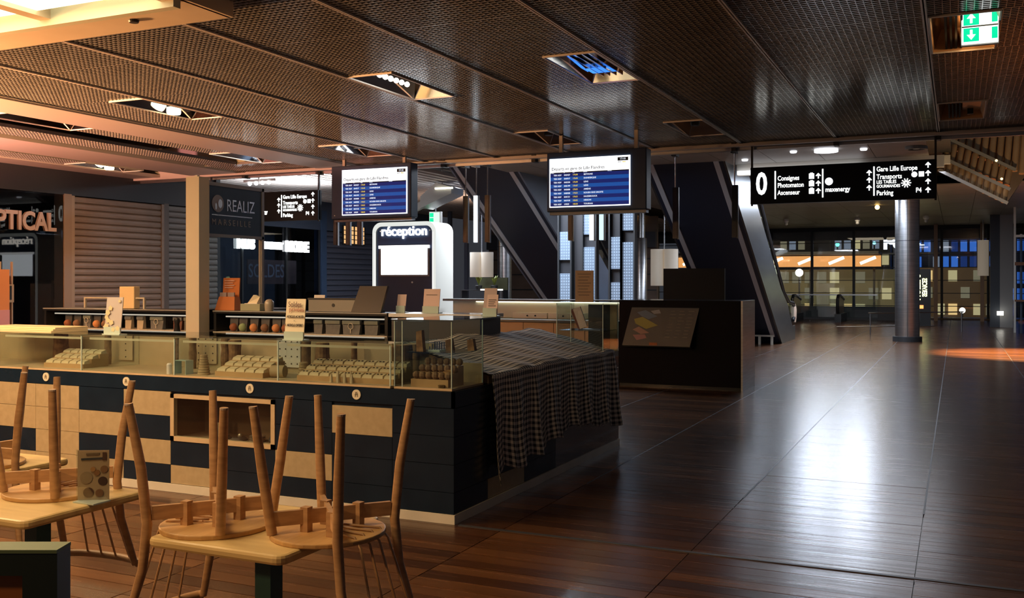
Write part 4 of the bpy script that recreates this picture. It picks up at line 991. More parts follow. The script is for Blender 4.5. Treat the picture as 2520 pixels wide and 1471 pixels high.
# ================================================================== JEWELLERY ISLAND
FY, RX, BY = 5.55, -2.94, 8.91
ctr = empty('display_counter', (-5.2, FY, 0), 'navy and beige checkered jewellery counter with white plinth in the centre', 'counter')
cc_ = MB().box(-9.2, -5.32, FY+.015, FY+.62, .06, .84).box(-4.36, RX-.015, FY+.015, FY+.62, .06, .84).box(-5.32, -4.36, FY+.36, FY+.62, .06, .84)
cc_.box(-5.32, -4.36, FY+.015, FY+.36, .06, .382).box(-5.32, -4.36, FY+.015, FY+.36, .725, .84).box(RX-.62, RX-.015, FY+.62, BY, .06, .84)
obj('carcass', cc_, navy, ctr)
obj('plinth', MB().box(-9.2, RX+.01, FY-.01, FY+.6, 0, .06).box(RX-.6, RX+.01, FY+.6, BY, 0, .06), plinth_m, ctr)
obj('top_band', MB().box(-9.2, RX, FY, FY+.02, .745, .85).box(RX-.02, RX, FY, BY, .745, .85), navy, ctr)
XS = [RX, -3.40, -3.88, -4.36, -4.84, -5.32, -5.79, -6.26, -6.74, -7.21, -7.68, -8.16, -8.64, -9.12]
ZS = [.062, .20, .38, .56, .742]
B_ = {(5, 0): 0}
pat = {   # columns from the corner to the left, rows from the plinth up: b beige, n navy
 0: 'nnnn', 1: 'nnnb', 2: 'nbnn', 3: 'nnww', 4: 'bnww', 5: 'nbnb', 6: 'bnbn', 7: 'bbbb', 8: 'bnbb', 9: 'nbnb', 10: 'bnbn', 11: 'nbnb', 12: 'bnbn'}
for c, s in pat.items():
    for r in range(4):
        k = s[r]
        if k == 'w': continue
        zz0 = ZS[r] if not (c == 1 and r == 3) else .53
        zz1 = ZS[r+1]
        if c == 1 and r == 2: zz1 = .53
        if c == 1 and r == 3: zz1 = .72
        obj('tile', MB().box(XS[c+1]+.0015, XS[c]-.0015, FY, FY+.015, zz0+.0015, zz1-.0015), beige if k == 'b' else navy, ctr)
# niche with glass between columns 3 and 5
nx0, nx1, nz0, nz1 = -5.32, -4.36, .38, .742
fr = MB()
for b in ((nx0, nx1, nz1-.045, nz1-.015), (nx0, nx1, nz0, nz0+.035), (nx0, nx0+.035, nz0, nz1-.015), (nx1-.035, nx1, nz0, nz1-.015)): fr.box(b[0], b[1], FY-.006, FY+.03, b[2], b[3])
obj('niche_frame', fr, cream, ctr)
ni = MB().box(nx0, nx1, FY+.013, FY+.0155, nz0, nz1)
nb = mat('niche_brown', (.20, .13, .08), .6)
obj('niche_lining', MB().box(nx0, nx1, FY+.35, FY+.358, .384, .723).box(nx0, nx1, FY+.03, FY+.35, .382, .400).box(nx0+.002, nx0+.01, FY+.03, FY+.35, .40, .72).box(nx1-.01, nx1-.002, FY+.03, FY+.35, .40, .72).box(nx0, nx1, FY+.03, FY+.35, .715, .723), nb, ctr)
obj('niche_glass', MB().box(nx0+.035, nx1-.035, FY-.004, FY-.001, nz0+.035, nz1-.045), pane, ctr)
# right face: navy, one beige tile, then mirror steel sheets
for k, (y0, y1, m_) in enumerate(((FY, 6.05, navy), (6.05, 6.67, navy), (6.67, 7.3, navy))):
    for r in range(4): obj('tile', MB().box(RX-.015, RX, y0+.0015, y1-.0015, ZS[r]+.0015, ZS[r+1]-.0015), beige if (k == 1 and r == 0) else m_, ctr)
for k in range(3): obj('steel_sheet', MB().box(RX-.015, RX, 7.3+.537*k+.001, 7.3+.537*(k+1)-.001, .062, .742), mat('mirror_sheet', (.45, .45, .46), .12, 1.), ctr)
for k, x in enumerate((-3.68, -4.58, -5.76, -6.62)):
    md = obj('medallion', MB().prism([(x+.034*math.cos(2*PI*q/24), .80+.034*math.sin(2*PI*q/24)) for q in range(24)], FY-.006, FY), mat('medallion_ivory', (.72, .66, .52), .5), ctr)
    obj('monogram', MB().bar((x-.008, FY-.007, .785), (x-.004, FY-.007, .818), .002, .006).bar((x+.010, FY-.007, .785), (x+.004, FY-.007, .818), .002, .006).bar((x-.012, FY-.007, .80), (x+.012, FY-.007, .803), .002, .005), mat('monogram', (.28, .24, .18), .6), md)

# items in the niche
for k, (x, y, w, h, c, lab) in enumerate(((-5.12, .20, .022, .20, (.52, .42, .30), 'thin upright cream card in the counter niche'), (-5.02, .16, .075, .11, (.46, .34, .21), 'small beige box in the counter niche'), (-4.72, .28, .12, .16, (.24, .17, .11), 'brown backdrop board in the counter niche'))):
    tag(obj('niche_board', MB().box(x, x+w, FY+y, FY+y+.012, .4005, .4005+h), mat('niche_c%d' % k, c, .6)), lab, 'card')
for k, (x, y, r, h, lab) in enumerate(((-4.93, .14, .05, .018, 'flat dark pebble dish left in the counter niche'), (-4.78, .12, .06, .022, 'flat dark pebble dish middle of the counter niche'), (-4.62, .13, .055, .04, 'stack of silver bangles in the counter niche'), (-4.48, .18, .06, .055, 'dark rock at the right of the counter niche'))):
    e = empty('niche_ornament', (x, FY+y, .4005), lab, 'ornament')
    for q in range(3 if k == 2 else 1):
        obj('disc', MB().lathe([(r, .4005+h*q*.4), (r*1.08, .4005+h*(q*.4+.25)), (r*.8, .4005+h*(q*.4+.4) if k == 2 else .4005+h)], (x, FY+y), 14), mat('bangle', (.45, .38, .3), .3, .7) if k == 2 else mat('rock_dark', (.05, .035, .03), .6), e, smooth=True)
    if k != 2: obj('stone', MB().ball((x+.01, FY+y, .4005+h+.012), .018, 8, 5), mat('bangle', (.45, .38, .3), .3, .7), e, smooth=True)

# front glass cases
T0, T1 = .85, 1.136
case = empty('glass_case', (-5.9, FY, T0), 'long low glass display case on the front of the counter', 'display case')
obj('tray', MB().box(-9.2, -3.42, FY+.004, FY+.62, .852, .866), cream, case)
obj('back_board', MB().box(-9.2, -3.42, FY+.60, FY+.63, .866, T1-.02), cream, case)
vx = [-9.1, -8.14, -7.19, -6.24, -5.29, -4.34, -3.42]
for a, b in zip(vx, vx[1:]):
    obj('front_pane', MB().box(a+.004, b-.004, FY+.006, FY+.014, .866, T1), pane, case)
    obj('divider_pane', MB().box(b-.006, b+.0, FY+.02, FY+.60, .866, T1-.01), pane, case)
    obj('edge_strip', MB().box(b-.004, b+.004, FY+.002, FY+.010, .866, T1), edge_m, case)
    obj('top_pane', MB().box(a+.003, b-.003, FY-.004, FY+.66, T1, T1+.012), pane_top, case)
    obj('inner_lip', MB().box(a+.06, b-.02, FY+.03, FY+.04, T1-.028, T1-.012), mat('lip_ivory', (.70, .64, .48), .4), case)
# tall corner case
tc = empty('glass_case', (-3.2, FY+.2, T0), 'taller glass case with a glass shelf at the counter corner', 'display case')
TX0, TX1, TY0, TY1, TZ = -3.40, -2.965, FY+.02, 6.03, 1.30
obj('tray', MB().box(TX0, TX1, TY0, TY1, .852, .866), cream, tc)
obj('front_pane', MB().box(TX0, TX1, TY0, TY0+.008, .866, TZ), pane, tc)
obj('side_pane', MB().box(TX1-.008, TX1, TY0+.01, TY1, .866, TZ), pane, tc)
obj('side_pane', MB().box(TX0, TX0+.008, TY0+.01, TY1, .866, TZ), pane, tc)
obj('top_pane', MB().box(TX0-.02, TX1+.01, TY0-.01, TY1+.3, TZ, TZ+.012), pane_top, tc)
obj('shelf_pane', MB().box(TX0+.05, TX1-.01, TY0+.08, TY1, 1.085, 1.093), pane_top, tc)
for x, y in ((TX0, TY0), (TX1-.006, TY0), (TX1-.006, TY1-.01), (TX0+.06, TY0)): obj('edge_strip', MB().box(x, x+.006, y-.001, y+.006, .866, TZ), edge_m, tc)
obj('rear_board', MB().box(TX0, TX1, TY1-.01, TY1, .866, 1.0), cream, tc)
# glass case at the far right end of the island
rc = empty('glass_case', (-3.17, 8.72, T0), 'square glass case with a dark back at the right end of the island', 'display case')
obj('base', MB().box(-3.40, RX, 8.46, BY, .85, .90), mat('case_base', (.30, .27, .22), .5), rc)
obj('front_pane', MB().box(-3.40, RX, 8.46, 8.467, .90, 1.36), pane, rc); obj('side_pane', MB().box(RX-.007, RX, 8.47, BY, .90, 1.36), pane, rc); obj('side_pane', MB().box(-3.40, -3.393, 8.47, BY, .90, 1.36), pane, rc)
obj('top_pane', MB().box(-3.42, RX+.01, 8.44, BY+.02, 1.36, 1.374), pane_top, rc)
obj('dark_back', MB().box(-3.24, -3.02, BY-.02, BY, .90, 1.34), mat('case_dark', (.03, .034, .04), .4), rc)
obj('ivory_back', MB().box(-3.02, RX-.01, BY-.02, BY, .90, 1.34), beige, rc)
obj('shelf_pane', MB().box(-3.39, RX-.01, 8.50, BY-.03, 1.10, 1.108), pane_top, rc)
for x, y in ((-3.40, 8.46), (RX-.006, 8.46), (RX-.006, BY-.008), (-3.26, 8.46)): obj('edge_strip', MB().box(x, x+.006, y-.001, y+.006, .90, 1.36), edge_m, rc)
bd = empty('brochure_holder', (-3.2, 8.6, 1.11), 'dark red brochure holder on the shelf of the square glass case', 'holder')
obj('holder', MB().bar((-3.30, 8.62, 1.30), (-3.22, 8.62, 1.115), .04, .03, (1, 0, .4)), mat('holder_red', (.16, .03, .02), .5), bd)
obj('leaflet', MB().bar((-3.25, 8.60, 1.315), (-3.18, 8.60, 1.13), .02, .075, (1, 0, .4)), paper_pink, bd)
tag(obj('blue_leaflet', MB().box(-3.20, -3.0, 8.55, 8.75, 1.108, 1.118), mat('leaflet_blue', (.05, .10, .2), .5)), 'blue leaflet lying flat in the square glass case', 'leaflet')
tag(obj('notice_card', MB().box(-3.265, -3.085, 8.60, 8.61, 1.374, 1.665), mat('kraft', (.32, .22, .15), .7)), 'brown kraft notice standing on the square glass case', 'notice')
nc = bpy.data.objects['notice_card']; WL[nc.name] = Vector(nc.location)
for k in range(8): obj('text_line', MB().box(-3.24+.01*(k % 2), -3.11-.015*(k % 3), 8.597, 8.60, 1.63-.028*k, 1.634-.028*k), ink, nc)

# ---- gingham cloth over the low case on the right side
cu = empty('covered_case', (-3.35, 7.3, T0), 'low sloping case hidden beneath the gingham cloth', 'display case')
obj('body', MB().prism([(RX-.03, .85), (RX-.03, .905), (-3.62, 1.09), (-3.62, .85)], 6.12, 8.42), cream, cu)
cl_m = mat('gingham', (.5, .5, .5), .85)
def _gingham():
    n, l, b = nodes(cl_m)
    uvn = n.new('ShaderNodeUVMap'); sp = n.new('ShaderNodeSeparateXYZ'); l.new(uvn.outputs[0], sp.inputs[0])
    th = []
    for ax in (0, 1):
        a = n.new('ShaderNodeMath'); a.operation = 'DIVIDE'; a.inputs[1].default_value = .040; l.new(sp.outputs[ax], a.inputs[0])
        f = n.new('ShaderNodeMath'); f.operation = 'FRACT'; l.new(a.outputs[0], f.inputs[0])
        g = n.new('ShaderNodeMath'); g.operation = 'GREATER_THAN'; g.inputs[1].default_value = .5; l.new(f.outputs[0], g.inputs[0]); th.append(g)
    s = n.new('ShaderNodeMath'); s.operation = 'ADD'; l.new(th[0].outputs[0], s.inputs[0]); l.new(th[1].outputs[0], s.inputs[1])
    h = n.new('ShaderNodeMath'); h.operation = 'MULTIPLY'; h.inputs[1].default_value = .5; l.new(s.outputs[0], h.inputs[0])
    rp = n.new('ShaderNodeValToRGB'); rp.color_ramp.interpolation = 'CONSTANT'
    rp.color_ramp.elements[0].color = (.028, .03, .038, 1); rp.color_ramp.elements[1].position = .4; rp.color_ramp.elements[1].color = (.32, .31, .30, 1)
    e2 = rp.color_ramp.elements.new(.8); e2.color = (.80, .75, .66, 1)
    l.new(h.outputs[0], rp.inputs[0]); l.new(rp.outputs[0], b.inputs['Base Color'])
_gingham()
NU, prof = 110, []
for k in range(15): t = k/14; prof.append((-3.66+(.74)*t, 1.112-.190*t, 0.))          # top, rising to the back
for k in range(1, 4): a = PI/2*k/4; prof.append((-2.92+.018*math.sin(a), .922-.018*(1-math.cos(a)), .02))
for k in range(26): prof.append((RX+.036, .90-.60*k/25, k/25))
mb = MB(); uvs = []
Y0, Y1 = 6.04, 8.66
rg = random.Random(4); ph = [rg.uniform(0, 6.28) for _ in range(8)]
dist = [0]
for i in range(1, len(prof)): dist.append(dist[-1]+math.hypot(prof[i][0]-prof[i-1][0], prof[i][1]-prof[i-1][1]))
for i in range(NU+1):
    t = i/NU; y = Y0+(Y1-Y0)*t
    for j, (x, z_, dr_) in enumerate(prof):
        rip = .5+.5*math.sin(2*PI*t*7+ph[0]+.6*math.sin(2*PI*t*3+ph[1])); rip += .25*math.sin(2*PI*t*17+ph[2])
        dx = .055*rip*dr_**.8
        zz = z_+(.006*math.sin(9*y+5*x+ph[3])+.005*math.sin(17*y-11*x+ph[4])+.02*math.exp(-((y-7.1)/.35)**2)*(1 if j < 14 else .3) if dr_ == 0 else 0)
        if dr_ > .02: zz -= dr_*(.06*math.sin(2*PI*t*1.1+.6)+.025*math.sin(2*PI*t*6+ph[5]))
        # the near end turns the corner and hangs a little lower
        if dr_ > .02 and t < .06: zz -= dr_*.10*(1-t/.06)
        yy = y+(.0 if dr_ == 0 else .015*math.sin(8*dr_+ph[6])*dr_)+(dr_*.05 if t > .97 else 0)
        mb.v.append((x+dx, yy, zz)); uvs.append(((y-Y0), dist[j]))
NP = len(prof)
for i in range(NU):
    for j in range(NP-1): mb.f.append((i*NP+j, (i+1)*NP+j, (i+1)*NP+j+1, i*NP+j+1))
clo = obj('gingham_cloth', mb, cl_m, smooth=True)
uvl = clo.data.uv_layers.new(name='UVMap')
for lp in clo.data.loops: uvl.data[lp.index].uv = uvs[lp.vertex_index]
sm = clo.modifiers.new('thickness', 'SOLIDIFY'); sm.thickness = .004
tag(clo, 'black and white gingham cloth draped over the right side of the island', 'cloth')

# ---- things inside the front case
cush_m = noisy('cushion_cream', (.62, .50, .32), (.68, .56, .37), (20, 20, 20), .8)
traym = noisy('tray_tan', (.50, .31, .15), (.56, .36, .18), (10, 10, 10), .6)
cork = noisy('cork_brown', (.17, .085, .04), (.34, .19, .09), (22, 22, 22), .85, bump=.4)
cushion = mesh('cushion', MB().add([(-.04, -.03, 0), (.04, -.03, 0), (.04, .03, 0), (-.04, .03, 0), (-.036, -.022, .018), (.036, -.022, .018), (.036, .026, .032), (-.036, .026, .032)],
     [(0, 3, 2, 1), (4, 5, 6, 7), (0, 1, 5, 4), (1, 2, 6, 5), (2, 3, 7, 6), (3, 0, 4, 7)]), cush_m)
ringm = mat('ring_dark', (.10, .07, .05), .4, .5)
bead = mesh('ring_row', MB().box(-.022, -.010, -.004, .004, .024, .031).box(.006, .018, -.004, .004, .024, .031), ringm)
def tray(x, y, z, cols, rws, label, rings=False, rot=0.):
    e = empty('jewellery_tray', (x, y, z), label, 'tray', 'stepped cushion trays')
    w = cols*.088; d = rws*.085; n_ = rws
    poly = [(y, z)]
    for r in range(n_): poly += [(y+.085*r, z+.035+.035*r), (y+.085*(r+1), z+.035+.035*r)]
    poly += [(y+d, z)]
    obj('steps', MB().prism(poly, x, x+w, 'x'), traym, e)
    for r in range(n_):
        for c in range(cols):
            p = (x+.088*(c+.5), y+.085*(r+.5), z+.035+.035*r)
            cc = inst('cushion', cushion, e, p)
            if rings: inst('ring_row', bead, cc, p)
    return e
TZ0 = .866
tray(-4.98, 5.64, TZ0, 5, 3, 'plain stepped cushion tray in the middle of the front case')
tray(-4.24, 5.64, TZ0, 5, 3, 'cushion tray with dark rings right of the middle of the front case', True)
tray(-3.80, 5.64, TZ0, 4, 3, 'cushion tray with dark rings at the right end of the front case', True)
tray(-6.78, 5.66, TZ0, 5, 3, 'plain stepped cushion tray at the left of the front case')
ot = empty('bracelet_stand', (-3.2, 5.7, TZ0), 'stepped tan bracelet stand in the tall corner case', 'stand')
poly = [(5.62, TZ0), (5.62, TZ0+.05), (5.68, TZ0+.05), (5.68, TZ0+.09), (5.76, TZ0+.09), (5.76, TZ0+.13), (5.84, TZ0+.13), (5.84, TZ0)]
obj('steps', MB().prism(poly, -3.30, -3.02, 'x'), traym, ot)
rolm = mat('roll_brown', (.26, .16, .09), .8)
for r in range(3):
    for c in range(6): obj('roll', MB().ball((-3.275+.048*c, 5.65+.08*r, TZ0+.075+.04*r), .026, 8, 5), rolm, ot)
def stump(x, y, z, r, h, label, m=cork):
    e = empty('bark_stump', (x, y, z), label, 'display block')
    rr = random.Random(int(x*100)); prof = [(r*rr.uniform(.9, 1.08), z+h*k/6) for k in range(7)]
    obj('bark', MB().lathe(prof, (x, y), 14), m, e)
    obj('cut_face', MB().lathe([(r*.85, z+h), (r*.8, z+h+.003)], (x, y), 14), traym, e)
for k, (x, h, r, lab) in enumerate(((-5.10, .24, .05, 'tall bark column left of the middle in the front case'), (-5.22, .25, .035, 'thin bark column near the left divider in the front case'), (-4.47, .25, .035, 'thin bark column beside the middle divider'), (-4.28, .24, .055, 'thick bark column right of the middle divider'),
        (-4.02, .25, .022, 'slim dark bark column behind the ring tray'), (-3.62, .24, .07, 'wide bark block behind the right ring tray'), (-3.48, .25, .025, 'slim bark column next to the tall case'), (-5.55, .25, .03, 'slim bark column in the second bay from the left'),
        (-6.5, .25, .028, 'slim bark column at the left of the front case'), (-6.98, .25, .06, 'thick bark column at the left picture edge'), (-5.72, .24, .02, 'thin dark bark column left of the second divider'))):
    stump(x, FY+.45+.03*(k % 3), TZ0, r, h, lab)
spool_m = mat('spool_tan', (.46, .34, .20), .7)
def spool(x, y, z, n_, label):
    e = empty('bracelet_cone', (x, y, z), label, 'display stand')
    for k in range(n_): obj('disc', MB().lathe([(.045-.003*k, z+.019*k), (.047-.003*k, z+.009+.019*k), (.045-.003*k, z+.017+.019*k)], (x, y), 16), spool_m, e, smooth=True)
spool(-5.12, 5.68, TZ0, 8, 'stack of tan bracelet rings left of the plain middle tray')
spool(-4.30, 5.80, TZ0, 6, 'small stack of tan rings behind the ring tray')
conem = mat('cone_cream', (.62, .50, .34), .6)
for k in range(7):
    x = -3.92+.028*k; y = 5.60+.03*(k % 2)
    tag(obj('ring_cone', MB().lathe([(.013, TZ0), (.009, TZ0+.035), (.004, TZ0+.06+.01*(k % 3)), (.001, TZ0+.066+.01*(k % 3))], (x, y), 10), conem), ('first', 'second', 'third', 'fourth', 'fifth', 'sixth', 'seventh')[k]+' cream ring cone from the left between the two ring trays', 'ring cone', 'cream ring cones')
tag(obj('bracelet_roll', MB().tube([(-4.52, 5.72, TZ0+.045), (-4.42, 5.74, TZ0+.045)], .045, 14), spool_m, smooth=True), 'tan bracelet roll beside the middle divider of the front case', 'display stand')
# jewellery cards on the back board
def card(x0, x1, z0, z1, y, label, m=paper, dots=(3, 4)):
    e = empty('jewellery_card', ((x0+x1)/2, y, z0), label, 'card')
    obj('card', MB().box(x0, x1, y-.006, y, z0, z1), m, e)
    for i in range(dots[0]):
        for j in range(dots[1]):
            obj('charm', MB().ball((x0+(x1-x0)*(i+.5)/dots[0], y-.008, z0+(z1-z0)*(j+.5)/dots[1]), .006, 6, 4), ringm, e)
card(-4.80, -4.58, .90, 1.125, FY+.59, 'white card with charms on the back board, middle bay', dots=(4, 4))
card(-5.62, -5.40, .90, 1.125, FY+.59, 'card with dark stones near the second divider', mat('card_sand', (.58, .42, .27), .7), (3, 4))
card(-5.28, -5.18, .98, 1.12, FY+.50, 'small pink picture card by the second divider', paper_pink, (1, 1))
tag(obj('blank_card', MB().box(-3.98, -3.74, FY+.55, FY+.556, .93, 1.13), mat('blank_card', (.60, .48, .32), .7)), 'large blank cream card on the back board behind the ring cones', 'card')
card(-6.45, -6.3, .90, 1.12, FY+.59, 'sand coloured card with slots in the left bay', mat('card_sand', (.58, .42, .27), .7), (1, 4))
tag(obj('clear_stand', MB().box(-5.36, -5.24, 5.62, 5.70, TZ0+.1, TZ0+.104).box(-5.36, -5.355, 5.62, 5.70, TZ0, TZ0+.1).box(-5.245, -5.24, 5.62, 5.70, TZ0, TZ0+.1), edge_m), 'small clear acrylic riser by the second divider', 'stand')
tag(obj('white_tin', MB().lathe([(.02, TZ0), (.021, TZ0+.07), (.014, TZ0+.08)], (-5.40, 5.62), 14), paper), 'small white tin next to the clear riser', 'tin')
# things on the glass shelf of the corner case
SZ = 1.093
for k, (x, y, h, lab) in enumerate(((-3.29, 5.74, .13, 'tall bark slab on the glass shelf of the corner case'), (-3.13, 5.86, .07, 'short bark block on the glass shelf, middle'), (-3.0, 5.93, .07, 'short bark block on the glass shelf, right'))):
    tag(obj('bark_block', MB().add([(x-.026, y-.02, SZ), (x+.026, y-.02, SZ), (x+.026, y+.02, SZ), (x-.026, y+.02, SZ), (x-.030, y-.018, SZ+h), (x+.012, y-.018, SZ+h+.01), (x+.012, y+.018, SZ+h+.01), (x-.030, y+.018, SZ+h)],
        [(0, 3, 2, 1), (4, 5, 6, 7), (0, 1, 5, 4), (1, 2, 6, 5), (2, 3, 7, 6), (3, 0, 4, 7)]), cork), lab, 'display block')
pins = empty('pin_rack', (-3.2, 5.8, SZ), 'clear rack of silvery pins on the glass shelf', 'rack')
obj('rack_base', MB().box(-3.25, -3.16, 5.76, 5.86, SZ, SZ+.008), edge_m, pins)
for i in range(5):
    for j in range(3): obj('pin', MB().tube([(-3.24+.018*i, 5.77+.035*j, SZ+.008), (-3.24+.018*i, 5.77+.035*j, SZ+.03+.014*j)], .004, 6), mirror, pins)
tag(obj('candle_cup', MB().lathe([(.02, TZ0), (.022, TZ0+.02), (.018, TZ0+.021)], (-3.06, 5.60), 14), mat('cup_brass', (.4, .3, .15), .3, .8)), 'tiny brass cup at the front of the corner case', 'cup')

# ================================================================== INSIDE THE ISLAND: bag shelves, kiosk post, things on top
bag_dark = noisy('bag_grey', (.10, .105, .11), (.13, .135, .14), (30, 30, 30), .7)
bag_green = mat('bag_olive', (.16, .17, .14), .7); bag_red = mat('bag_maroon', (.10, .035, .025), .6); bag_tan = mat('bag_tan', (.42, .36, .27), .6)
def shelf_unit(x0, x1, label):
    y0, y1, z0, z1 = 7.30, 7.62, 1.085, 1.285
    e = empty('bag_shelf', ((x0+x1)/2, 7.45, 0), label, 'shelf', 'black bag shelves')
    obj('cabinet', MB().box(x0, x1, y0, y1, 0, z0-.02), black_m, e)
    obj('bottom_rail', MB().box(x0, x1, y0-.012, y1, z0-.02, z0), mat('shelf_ivory', (.60, .54, .46), .4), e)
    obj('top_board', MB().box(x0, x1, y0-.012, y1, z1-.025, z1), black_m, e)
    obj('top_edge', MB().box(x0, x1, y0-.016, y0-.012, z1-.008, z1), mat('shelf_edge', (.36, .36, .36), .4), e)
    obj('back', MB().box(x0, x1, y1-.02, y1, z0, z1), black_m, e)
    for x in (x0, x1-.03): obj('end', MB().box(x, x+.03, y0, y1, z0, z1), black_m, e)
    obj('hanging_rail', MB().box(x0+.12, x1-.06, y0+.03, y0+.045, z1-.062, z1-.050), emis('rail_glow', (1.0, .90, .72), .55), e)
    return e
shelf_unit(-8.74, -6.72, 'black bag shelf left of the cream post')
shelf_unit(-6.46, -4.52, 'black bag shelf right of the cream post')
def pouch(x, w, m, fill, label, mirror_sign=False):
    y, z0, h = 7.36, 1.086, .128
    e = empty('bag' if fill is None else 'clear_pouch', (x, y, z0), label, 'bag' if fill is None else 'pouch', 'bags on the black shelves')
    mb = MB().add([(x-w*.42, y, z0), (x+w*.42, y, z0), (x+w*.40, y+.05, z0), (x-w*.40, y+.05, z0), (x-w*.5, y+.01, z0+h), (x+w*.5, y+.01, z0+h), (x+w*.48, y+.035, z0+h), (x-w*.48, y+.035, z0+h)],
        [(0, 3, 2, 1), (4, 5, 6, 7), (0, 1, 5, 4), (1, 2, 6, 5), (2, 3, 7, 6), (3, 0, 4, 7)])
    obj('body', mb, m, e)
    if fill is not None: obj('content', MB().ball((x, y-.002, z0+.042), w*.40, 12, 8, .95), fill, e, smooth=True)
    else: obj('flap', MB().box(x-w*.47, x+w*.47, y-.004, y+.006, z0+h*.72, z0+h*.98), bag_dark if m != bag_dark else bag_green, e)
    if mirror_sign:
        n_ = 20; r = .026; cz = z0+.075; mm = MB()
        for k in range(n_):
            a, b = 2*PI*k/n_, 2*PI*(k+1)/n_
            mm.bar((x+r*math.cos(a), y-.008, cz+r*math.sin(a)), (x+r*math.cos(b), y-.008, cz+r*math.sin(b)), .004, .007, (0, 1, 0))
        mm.box(x-.003, x+.003, y-.010, y-.006, z0+.012, cz-r)
        obj('hand_mirror_mark', mm, mat('mark_ivory', (.62, .56, .46), .5), e)
smoke = mat('pouch_smoke', (.075, .07, .07), .35)
f_or = mat('fill_orange', (.62, .26, .10), .7); f_re = mat('fill_rust', (.28, .09, .04), .7); f_gr = mat('fill_green', (.28, .36, .18), .7); f_br = mat('fill_brown', (.22, .11, .06), .7)
for x, f, lab in ((-6.27, f_re, 'smoky pouch with rust filling nearest the post on the right shelf'), (-6.16, f_gr, 'smoky pouch with pale green filling on the right shelf'), (-6.03, f_or, 'smoky pouch with orange filling beside the green one'), (-5.90, f_br, 'smoky pouch with brown filling on the right shelf'),
                  (-5.77, f_or, 'smoky pouch with salmon filling, fifth on the right shelf'), (-5.66, f_re, 'smoky pouch with rust filling, sixth on the right shelf'), (-5.54, f_or, 'smoky pouch with orange filling left of the white offer sign'),
                  (-8.46, f_re, 'smoky pouch with rust filling at the far left shelf end'), (-8.33, f_br, 'smoky pouch with dark filling, second on the left shelf'), (-8.05, f_or, 'smoky pouch with salmon filling on the left shelf'), (-7.93, f_br, 'smoky pouch with dark filling right of the salmon one'), (-7.82, f_re, 'smoky pouch with rust filling left of the patterned card')):
    pouch(x, .10, smoke, f, lab)
for x, w, m, lab, mk in ((-8.19, .11, bag_dark, 'dark bag with a hand mirror mark on the left shelf', True), (-7.62, .09, bag_tan, 'tan bag next to the patterned card on the left shelf', False), (-7.46, .09, bag_tan, 'second tan bag on the left shelf', False),
                         (-7.24, .18, bag_dark, 'wide grey bag with a hand mirror mark on the left shelf', True), (-6.97, .12, bag_red, 'maroon bag left of the cream post', False), (-6.84, .10, bag_dark, 'small grey bag touching the cream post', False),
                         (-5.30, .10, bag_dark, 'grey bag half hidden by the white offer sign', False), (-5.14, .17, bag_dark, 'plain grey bag right of the white offer sign', False), (-4.94, .20, bag_dark, 'grey bag with a hand mirror mark on the right shelf', True), (-4.73, .15, bag_dark, 'plain grey bag at the right shelf end', False)):
    pouch(x, w, m, None, lab, mk)
fg = empty('dark_figurine', (-6.86, 7.22, 1.06), 'small dark figurine left of the cream post', 'figurine')
obj('figure', MB().lathe([(.03, 1.0), (.032, 1.08), (.022, 1.15), (.03, 1.18), (.024, 1.205), (.004, 1.215)], (-6.86, 7.24), 14), black_m, fg, smooth=True)
obj('plinth', MB().box(-6.89, -6.83, 7.21, 7.27, 0, 1.0), black_m, fg)
# low white return beside the right shelf
wr = empty('white_cabinet', (-4.05, 7.5, 0), 'low white cabinet top between the black shelf and the corner case', 'cabinet')
obj('body', MB().box(-4.48, -3.62, 7.30, 7.70, 0, 1.255), mat('cabinet_dark', (.05, .05, .055), .5), wr); obj('top', MB().box(-4.50, -3.60, 7.28, 7.72, 1.255, 1.285), mat('gloss_white', (.80, .80, .80), .12), wr)

# kiosk post and navy sign
kp = empty('kiosk_post', (-6.58, 7.22, 0), 'tall square cream post standing behind the glass case', 'post')
obj('post', MB().box(-6.665, -6.505, 7.15, 7.29, 0, 2.555), cream_post, kp)
obj('cap', MB().box(-6.60, -6.57, 7.2, 7.23, 2.555, 2.575), rail_m, kp)
KX = -6.62
ks = empty('kiosk_sign', (KX, 7.75, 1.28), 'navy kiosk sign with silver REALIZ lettering right of the cream post', 'sign')
obj('panel', MB().box(KX-.03, KX, 7.31, 8.20, 2.03, 2.50), blue_panel, ks)
km = mat('kiosk_frame', (.30, .29, .29), .4, .3)
for b in ((7.29, 8.23, 2.50, 2.535), (7.29, 8.23, 2.0, 2.03), (8.20, 8.235, 1.285, 2.535), (7.29, 7.305, 1.285, 2.535)): obj('frame_bar', MB().box(KX-.035, KX+.01, b[0], b[1], b[2], b[3]), km, ks)
obj('lower_pane', MB().box(KX-.012, KX-.004, 7.31, 8.20, 1.285, 2.0), pane, ks)
silver = mat('sign_silver', (.66, .64, .62), .25, .8)
text('REALIZ', .17, silver, ks, (KX+.002, 7.66, 2.315), FACE_X, depth=.003, sx=.80)
text('M A R S E I L L E', .085, mat('sign_dim', (.30, .30, .33), .4), ks, (KX+.002, 7.45, 2.145), FACE_X, depth=.002, sx=.98)
obj('rule', MB().box(KX, KX+.004, 7.45, 8.05, 2.212, 2.222), silver, ks)
obj('emblem', MB().prism([(7.535+.085*math.cos(2*PI*k/28), 2.33+.085*math.sin(2*PI*k/28)) for k in range(28)], KX, KX+.006, 'x'), mat('emblem_bronze', (.30, .24, .21), .35, .6), ks)
obj('emblem_leaf', MB().prism([(7.535+.03+.03*math.cos(2*PI*k/12), 2.33+.045*math.sin(2*PI*k/12)) for k in range(12)], KX+.006, KX+.009, 'x'), silver, ks)
